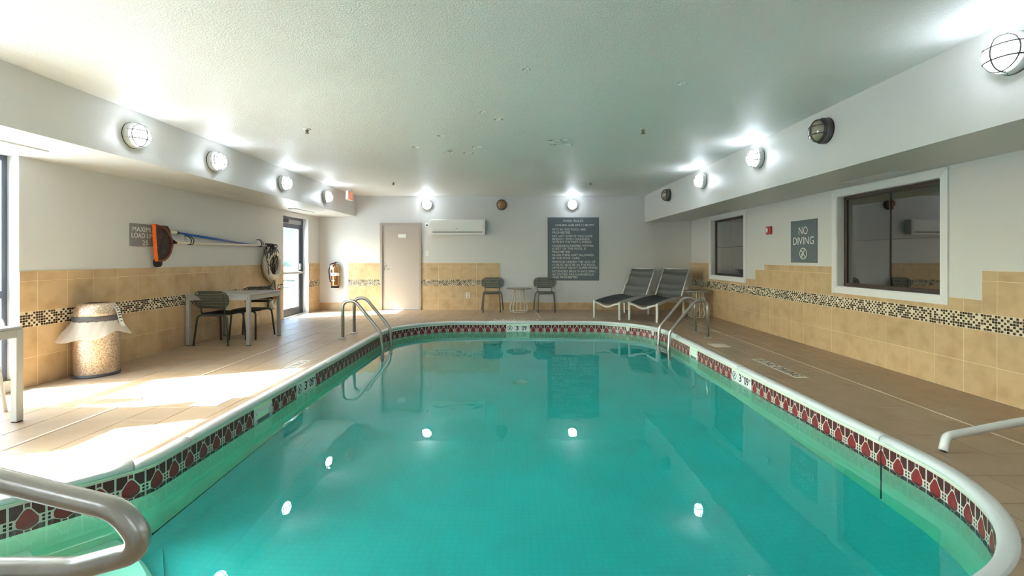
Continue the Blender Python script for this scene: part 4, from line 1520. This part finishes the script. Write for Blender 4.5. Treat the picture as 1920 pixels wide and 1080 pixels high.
def make_lounger(label, loc, rotz, group):
    t = thing('chaise_lounge', label, 'lounger', loc, rotz, group)
    hw = .305
    def rail_z(y):  # side rails rise then fall toward the rear
        return .372 + .075 * math.sin(min(1, max(0, y / 1.35)) * PI * .62)
    for s in (-1, 1):
        pts = [(s * hw, .0, .355)] + [(s * hw, y, rail_z(y) - .012) for y in (.05, .2, .4, .6, .8, 1.0, 1.2, 1.4, 1.55)]
        m_ = MB(); vs = []
        for x, y, z in pts:
            vs += [(x - .014, y, z - .03), (x + .014, y, z - .03), (x + .014, y, z + .022), (x - .014, y, z + .022)]
        fs = []
        for i in range(len(pts) - 1):
            for q in range(4):
                fs.append((i * 4 + q, i * 4 + (q + 1) % 4, (i + 1) * 4 + (q + 1) % 4, (i + 1) * 4 + q))
        fs += [(3, 2, 1, 0), tuple((len(pts) - 1) * 4 + q for q in range(4))]
        m_.add(vs, fs)
        obj('side_rail', m_, 'lframe', t)
        obj('leg', MB().box(s * hw - .021, s * hw + .021, -.021, .021, .0, .378, 0, .004), 'lframe', t)
        obj('leg', MB().box(s * hw - .021, s * hw + .021, 1.30, 1.342, .0, rail_z(1.3) - .02, 0, .004), 'lframe', t)
        bp = [(s * (hw - .005), 1.20, .435), (s * (hw - .005), 1.66, 1.045)]
        obj('back_rail', MB().tube(bp, .0165, 10), 'lframe', t)
    # foot rail: dips in the middle
    vs, fs = [], []
    N = 17
    for i in range(N):
        x = -hw + .02 + (2 * hw - .04) * i / (N - 1)
        z = .335 - .075 * (.5 + .5 * math.cos(PI * min(1, abs(x) / (hw - .03))))
        vs += [(x, -.014, z - .018), (x, .014, z - .018), (x, .014, z + .018), (x, -.014, z + .018)]
    for i in range(N - 1):
        for q in range(4):
            fs.append((i * 4 + q, i * 4 + (q + 1) % 4, (i + 1) * 4 + (q + 1) % 4, (i + 1) * 4 + q))
    fs += [(3, 2, 1, 0), tuple((N - 1) * 4 + q for q in range(4))]
    obj('foot_rail', MB().add(vs, fs), 'lframe', t)
    obj('top_rail', MB().tube([(-hw + .005, 1.66, 1.045), (hw - .005, 1.66, 1.045)], .0165, 10), 'lframe', t)
    obj('rear_rail', MB().box(-hw + .015, hw - .015, 1.535, 1.565, .36, .40), 'lframe', t)
    obj('brace', MB().tube([(-hw + .03, 1.52, .40), (-hw + .03, 1.44, .66), (hw - .03, 1.44, .66), (hw - .03, 1.52, .40)], .009, 6), 'lframe', t)
    def sheet(P, nu, nv, mname, nm, th=.004):
        m_ = MB(); vs = []
        for sd in (0, 1):
            for j in range(nv + 1):
                for i in range(nu + 1):
                    p = P(i / nu, j / nv)
                    vs.append((p[0], p[1], p[2] - sd * th))
        fs = []
        W_ = nu + 1; off = W_ * (nv + 1)
        for j in range(nv):
            for i in range(nu):
                a = j * W_ + i
                fs.append((a, a + 1, a + W_ + 1, a + W_))
                fs.append((off + a, off + a + W_, off + a + W_ + 1, off + a + 1))
        m_.add(vs, fs, 0, True)
        obj(nm, m_, mname, t)
    def seatp(u, v):
        x = (-hw + .012) + (2 * hw - .024) * u
        y = .02 + 1.16 * v
        sag = .060 * math.sin(PI * u) * (1 - .35 * v)
        return (x, y, rail_z(y) + .006 - sag)
    sheet(seatp, 14, 16, 'slingdark', 'seat_sling')
    rw = random.Random(len(label))
    ph = [rw.uniform(0, 6) for _ in range(6)]
    def backp(u, v):
        x = (-hw + .018) + (2 * hw - .036) * u
        edge = math.sin(PI * u)
        wr_ = sum(math.sin(v * (14 + 9 * k) + ph[k] + (u - .5) * (2 - k)) * (.011 / (1 + .5 * k)) for k in range(3))
        wr_ *= (.35 + .65 * (1 - edge ** 2) + .35)
        d = .028 * edge
        y = 1.205 + .455 * v; z = .440 + .60 * v
        return (x, y + (d + wr_) * .80, z - (d + wr_) * .60)
    sheet(backp, 16, 46, 'sling', 'back_sling')
    return t
gl = 'grey sling chaise lounges in the far corner'
yawl = math.atan2(.743, .67) - PI / 2
perp = Vector((.743, -.67))
f1 = Vector((1.68, 10.03)) + perp * .32
f2 = Vector((2.35, 9.67)) + perp * .32
make_lounger('grey sling chaise lounge farther from the side wall', (f1.x, f1.y, 0), yawl, gl)
make_lounger('grey sling chaise lounge nearer the round side table', (f2.x, f2.y, 0), yawl, gl)

# ------------------------------------------------------------------ trash can
t = thing('trash_can', 'round hammered metal trash can with overhanging clear bag', 'trash can', (-4.665, 5.15, 0))
obj('base_ring', MB().lathe([(.200, 0), (.204, .004), (.204, .03), (.198, .032)], 36), 'canband', t)
obj('body', MB().lathe([(.196, .03), (.198, .035), (.198, .56), (.192, .585), (.192, .60)], 36), 'can', t)
obj('rim_band', MB().lathe([(.196, .598), (.206, .602), (.206, .655), (.198, .662)], 36), 'canband', t)
obj('lid', MB().lathe([(.199, .660), (.198, .69), (.188, .735), (.165, .775), (.148, .793), (.130, .801), (.121, .797)], 36), 'can', t)
obj('opening', MB().lathe([(.1205, .7975), (.0, .797)], 24), 'black', t)
m_ = MB(); vs = []; nb, mbv = 64, 9
rb = random.Random(5)
lob = [rb.uniform(0, 6) for _ in range(5)]
for j in range(mbv + 1):
    v = j / mbv
    for i in range(nb):
        a = 2 * PI * i / nb
        fl = .5 + .5 * math.sin(a * 3 + lob[0]) * .8 + .25 * math.sin(a * 7 + lob[1])
        ln = .17 + .035 * math.sin(a * 2 + lob[2]) + .02 * math.sin(a * 5 + lob[3])
        side_flare = max(0, math.cos(a - math.radians(228))) ** 4 * .10 + max(0, math.cos(a - math.radians(38))) ** 4 * .07
        r_ = .207 + (.012 + .035 * fl + side_flare) * v ** 1.3 + .004 * math.sin(a * 17 + 5 * v)
        vs.append((r_ * math.cos(a), r_ * math.sin(a), .607 - ln * v))
fs = []
for j in range(mbv):
    for i in range(nb):
        l = (i + 1) % nb
        fs.append((j * nb + i, j * nb + l, (j + 1) * nb + l, (j + 1) * nb + i))
m_.add(vs, fs, 0, True)
# keep the bag off the wall
m_.v = [(max(x, -.212), y, z) for x, y, z in m_.v]
obj('trash_bag', m_, 'bag', t)
tg = MB()
ang = math.radians(12)
P = [(.150, .79), (.186, .745), (.207, .70), (.216, .655), (.235, .58), (.262, .53)]
vs = []
for r_, z in P:
    for sgn in (-1, 1):
        a = ang + sgn * .036 / r_
        vs.append((r_ * math.cos(a) + .003, r_ * math.sin(a), z))
tg.add(vs, [(2 * i, 2 * i + 1, 2 * i + 3, 2 * i + 2) for i in range(len(P) - 1)])
tag_o = obj('paper_tag', tg, 'paper', t)
ln = MB()
for i, f in enumerate((.12, .22, .32, .46, .56, .66, .76)):
    q = f * (len(P) - 1); k = int(q); u = q - k
    r_, z = P[k][0] + (P[k + 1][0] - P[k][0]) * u, P[k][1] + (P[k + 1][1] - P[k][1]) * u
    r2, z2 = r_ + .002, z - .010
    hwid = (.024, .026, .022, .027, .024, .026, .016)[i]
    ln.add([(r_ * math.cos(ang + s * hwid / r_) + .0055, r_ * math.sin(ang + s * hwid / r_), z) for s in (-1, 1)] + [(r2 * math.cos(ang + s * hwid / r2) + .0055, r2 * math.sin(ang + s * hwid / r2), z2) for s in (1, -1)], [(0, 1, 2, 3)])
obj('print_lines', ln, 'blackink', tag_o, kind='stuff')

# ------------------------------------------------------------------ pool tools on the left wall
XW = XL + .001
t = thing('skimmer_net', 'orange edged dark skimmer net on a long cream pole', 'skimmer net', (XL, 6.3, 1.50))
# frame: D shape in the y-z plane, lip toward the room
Dpts = arc_pts([(.10, -.165, .235), (.10, .02, .20), (.10, .135, .06), (.10, .150, -.02), (.10, .11, -.14), (.10, .00, -.235), (.10, -.125, -.245)], .08, 5)
obj('hoop', MB().tube(Dpts, .015, 8), 'rustred', t)
lip = MB(); vs = []
LP = [(-.172, .245), (-.168, .12), (-.160, 0), (-.148, -.12), (-.128, -.25)]
for y, z in LP:
    vs += [(.085, y - .018, z), (.085, y + .012, z), (.112, y + .012, z), (.112, y - .018, z)]
fs = []
for i in range(len(LP) - 1):
    for q in range(4):
        fs.append((i * 4 + q, (i + 1) * 4 + q, (i + 1) * 4 + (q + 1) % 4, i * 4 + (q + 1) % 4))
fs += [(0, 1, 2, 3), tuple((len(LP) - 1) * 4 + q for q in (3, 2, 1, 0))]
lip.add(vs, fs)
obj('scoop_lip', lip, 'orange', t)
bagp = MB(); vs = []
NV, NU = 14, 8
for j in range(NV + 1):
    v = j / NV
    z = .235 - .485 * v
    yr = -.15 + .045 * v
    yl = .148 * math.sin(PI * min(1, max(0.0, (v * .93 + .05)))) ** .55
    if v > .93: yl = yl * .6
    for i in range(NU + 1):
        u = i / NU
        y = yr + (max(yl, yr + .02) - yr) * u
        x = .095 - .055 * math.sin(PI * u) * math.sin(PI * v) - .012 * math.sin(9 * v + 4 * u)
        vs.append((x, y, z))
fs = [(j * (NU + 1) + i, j * (NU + 1) + i + 1, (j + 1) * (NU + 1) + i + 1, (j + 1) * (NU + 1) + i) for j in range(NV) for i in range(NU)]
bagp.add(vs, fs, 0, True)
obj('net', bagp, 'netdark', t)
sagb = MB().lathe([(0, -.045), (.035, -.04), (.055, -.02), (.062, .02), (.055, .06), (.02, .075)], 14, sx=.55, sy=1.2)
obj('net_tail', sagb, 'black', t, loc=(.055, -.055, -.285))
obj('socket', MB().tube([(.10, .145, .02), (.10, .175, .014), (.09, .235, .010)], [.036, .028, .016], 10), 'black', t)
pole = MB().tube([(.075, .22, .010), (.065, 2.72, .030)], .0165, 12)
obj('pole', pole, 'polewhite', t)
t2 = thing('telescopic_pole', 'blue pole with ivory grip slanting above the cream pole', 'pole', (XL, 6.5, 1.66))
obj('shaft', MB().tube([(.05, .06, -.003), (.045, 2.30, -.150)], .0165, 12), 'blue', t2)
obj('grip', MB().tube([(.055, -.13, .012), (.052, .0, .003), (.05, .09, -.003)], [.024, .026, .020], 12), 'ivory', t2)
obj('grip_hole', MB().lathe([(.011, 0), (.0, .001)], 10).xform(Matrix.Translation((.0785, -.10, .010)) @ Matrix.Rotation(PI / 2, 4, 'Y')), 'black', t2)
obj('collar', MB().tube([(.05, .085, -.003), (.05, .13, -.006)], .020, 12), 'black', t2)
hk = thing('pole_hook', 'dark double wall hook holding the cream pole below the blue one', 'hook', mw=wallframe('left', 6.84, 1.53))
obj('plate', MB().box(-.03, .03, .02, .09, 0, .006, 0, .002), 'steel', hk)
for x in (-.026, .026):
    obj('prong', MB().tube(arc_pts([(x, .085, .003), (x, .10, .05), (x, .03, .112), (x, -.035, .10), (x, -.038, .055)], .03, 4), .0055, 6), 'black', hk)
hk2 = dup(hk, 'dark double wall hook holding the pole end above the ring buoy', mw=wallframe('left', 8.72, 1.545))

# ring buoys
def buoy(label, y, z, R, r_, tilt, band):
    t = thing('ring_buoy', label, 'ring buoy', (XL, y, z), 0, 'ring buoys')
    vs, fs = [], []
    n, k = 36, 12
    m_ = MB()
    m_.tube([(.085, R * math.cos(2 * PI * i / n), R * math.sin(2 * PI * i / n)) for i in range(n)], r_, k, closed=True, flat=1.0)
    obj('ring', m_, 'buoy', t)
    for q in range(4):
        a = PI / 4 + q * PI / 2
        pts = [(.085, R * math.cos(a + d), R * math.sin(a + d)) for d in (-.11, -.04, .04, .11)]
        obj('strap', MB().tube(pts, r_ * 1.05, k), band, t)
    pts = []
    for i in range(48):
        a = 2 * PI * i / 48 + PI / 4
        rr = R + r_ * 1.02 + .035 * abs(math.sin(2 * (a - PI / 4)))
        pts.append((.105, rr * math.cos(a), rr * math.sin(a)))
    obj('grab_rope', MB().tube(pts, .009, 6, closed=True), 'rope', t)
    return t
buoy('large off white ring buoy hanging under the pole end', 9.12, 1.15, .235, .068, 0, 'rope')
t = thing('rescue_float', 'small white rope float with an orange band behind the table', 'float', (XL, 9.19, .50))
obj('loop', MB().tube([(.07, .115 * math.cos(2 * PI * i / 26), .17 * math.sin(2 * PI * i / 26) - .02) for i in range(26)], .042, 9, closed=True), 'buoy', t)
obj('band', MB().tube([(.095, .045 + .05 * math.sin(PI * q / 6), .19 - .21 * q / 6) for q in range(7)], [.03, .045, .052, .052, .047, .038, .02], 9), 'amber', t)
obj('tail', MB().tube([(.07, .02, .14), (.07, .03, .24), (.07, .055, .34), (.075, .06, .40)], [.05, .055, .045, .03], 10), 'rope', t)
obj('tip', MB().tube([(.075, .075, .385), (.075, .10, .415), (.075, .14, .405)], [.022, .030, .015], 8), 'maroon', t)
# tangled cord on the pole end
t = thing('cord_tangle', 'tangled dark cord draped from the pole end over the ring buoy', 'cord', (XL, 8.95, 1.54))
rc = random.Random(11)
m_ = MB()
for q in range(11):
    L = rc.uniform(.25, .62) if q > 2 else rc.uniform(.1, .2)
    wd = rc.uniform(.05, .15)
    cy_ = rc.uniform(.0, .16)
    pts = []
    for i in range(22):
        a = 2 * PI * i / 22
        pts.append((.125 + .03 * math.sin(a * 2 + q) + rc.uniform(-.006, .006), cy_ + wd * math.sin(a) * (1 - .25 * math.cos(a)) + .02 * math.sin(3 * a + q), .02 - L * (.5 - .5 * math.cos(a)) + rc.uniform(-.008, .008)))
    m_.tube(pts, .0065, 6, closed=True)
obj('coil', m_, 'cord', t)
obj('loop', MB().tube(arc_pts([(.12, .08, .0), (.12, .30, -.08), (.12, .45, -.32), (.12, .42, -.50), (.12, .22, -.58), (.12, .16, -.50), (.12, .19, -.38)], .12, 5), .0075, 6), 'cord', t)
obj('tail', MB().tube(arc_pts([(.125, .10, -.4), (.125, .11, -.62), (.12, .20, -.75), (.12, .21, -.92), (.12, .12, -.98), (.12, .03, -.86), (.12, .09, -.74), (.12, .14, -.72)], .09, 5), .0075, 6), 'cord', t)
obj('pole_wrap', MB().tube([(.066 + .027 * math.cos(i * .7), -.02 + i * .0045, .006 + .027 * math.sin(i * .7)) for i in range(50)], .0075, 6), 'cord', t)

# ------------------------------------------------------------------ white pipe lying on the deck at the right edge
t = thing('bent_pipe', 'bent white pipe with white oval plate on the deck at the picture edge', 'pipe', (3.55, 3.3, 0))
obj('pipe', MB().tube(arc_pts([(-.70, -.21, .010), (-.655, -.185, .098), (-.10, -.11, .165), (.30, -.06, .20)], [0, .06, .3, 0], 6), .027, 14), 'white', t)
obj('pipe_bore', MB().lathe([(.019, 0), (.0, .0005)], 14).xform(Matrix.Translation((-.7005, -.211, .008)) @ Vector((-.45, -.25, -.86)).to_track_quat('Z', 'Y').to_matrix().to_4x4()), 'black', t)
so = obj('end_plate', MB().prism(rrect(.44, .30, .14, 7), -.012, .012, 0, .004), 'white', t)
so.matrix_local = Matrix.Translation((.155, -.135, .165)) @ Matrix.Rotation(math.radians(84), 4, 'X')

# ------------------------------------------------------------------ outside
mb = MB().box(-60, XLO - .005, -40, 60, -.12, -.03)
struct('ground', mb, 'ground')
t = thing('neighbouring_building', 'pale building seen through the glazed door', 'building', (-13.5, 25.5, 0), .35)
obj('wall', MB().box(-7, 7, 0, 6, -.05, 3.3), 'siding', t)
rfm = MB().add([(-7.4, -.4, 3.2), (7.4, -.4, 3.2), (7.4, 6.4, 3.2), (-7.4, 6.4, 3.2), (-7.4, 3, 5.6), (7.4, 3, 5.6)], [(3, 2, 1, 0), (0, 1, 5, 4), (2, 3, 4, 5), (1, 2, 5), (3, 0, 4)])
obj('roof', rfm, 'roofing', t)
for x in (-4.5, -1.3, 2.0, 4.8):
    wf = obj('window', MB().box(x - .55, x + .55, -.06, .02, 1.1, 2.5, 0, .02), 'whitetrim', t)
    obj('pane', MB().box(x - .45, x + .45, -.07, -.055, 1.2, 2.4), 'storefront', wf)
t = thing('hedge', 'clipped grey green hedge beyond the glazed door', 'hedge', (-10.6, 20.5, -.03), .35)
hb = bmesh.new()
bmesh.ops.create_grid(hb, x_segments=60, y_segments=1, size=1)
hb.free()
hm = MB(); vs = []; nx, na = 70, 9
rh = random.Random(2)
for i in range(nx + 1):
    for k in range(na):
        a = PI * k / (na - 1)
        r_ = 1 + rh.uniform(-.08, .08)
        vs.append((-6 + 12 * i / nx, -.45 * r_ * math.cos(a), 1.25 * r_ * math.sin(a) ** .5))
fs = [(i * na + k, (i + 1) * na + k, (i + 1) * na + k + 1, i * na + k + 1) for i in range(nx) for k in range(na - 1)]
hm.add(vs, fs, 0, True)
obj('foliage', hm, 'hedge', t)
t = thing('white_fence', 'low white fence beyond the glazed door', 'fence', (-9.4, 18.6, -.03), .35)
for k in range(6):
    obj('post', MB().box(-5 + k * 2 - .06, -5 + k * 2 + .06, -.06, .06, 0, 1.05, 0, .01), 'white', t)
for z in (.25, .55, .85):
    obj('rail', MB().box(-5, 5, -.035, .035, z - .11, z + .11, 0, .01), 'white', t)
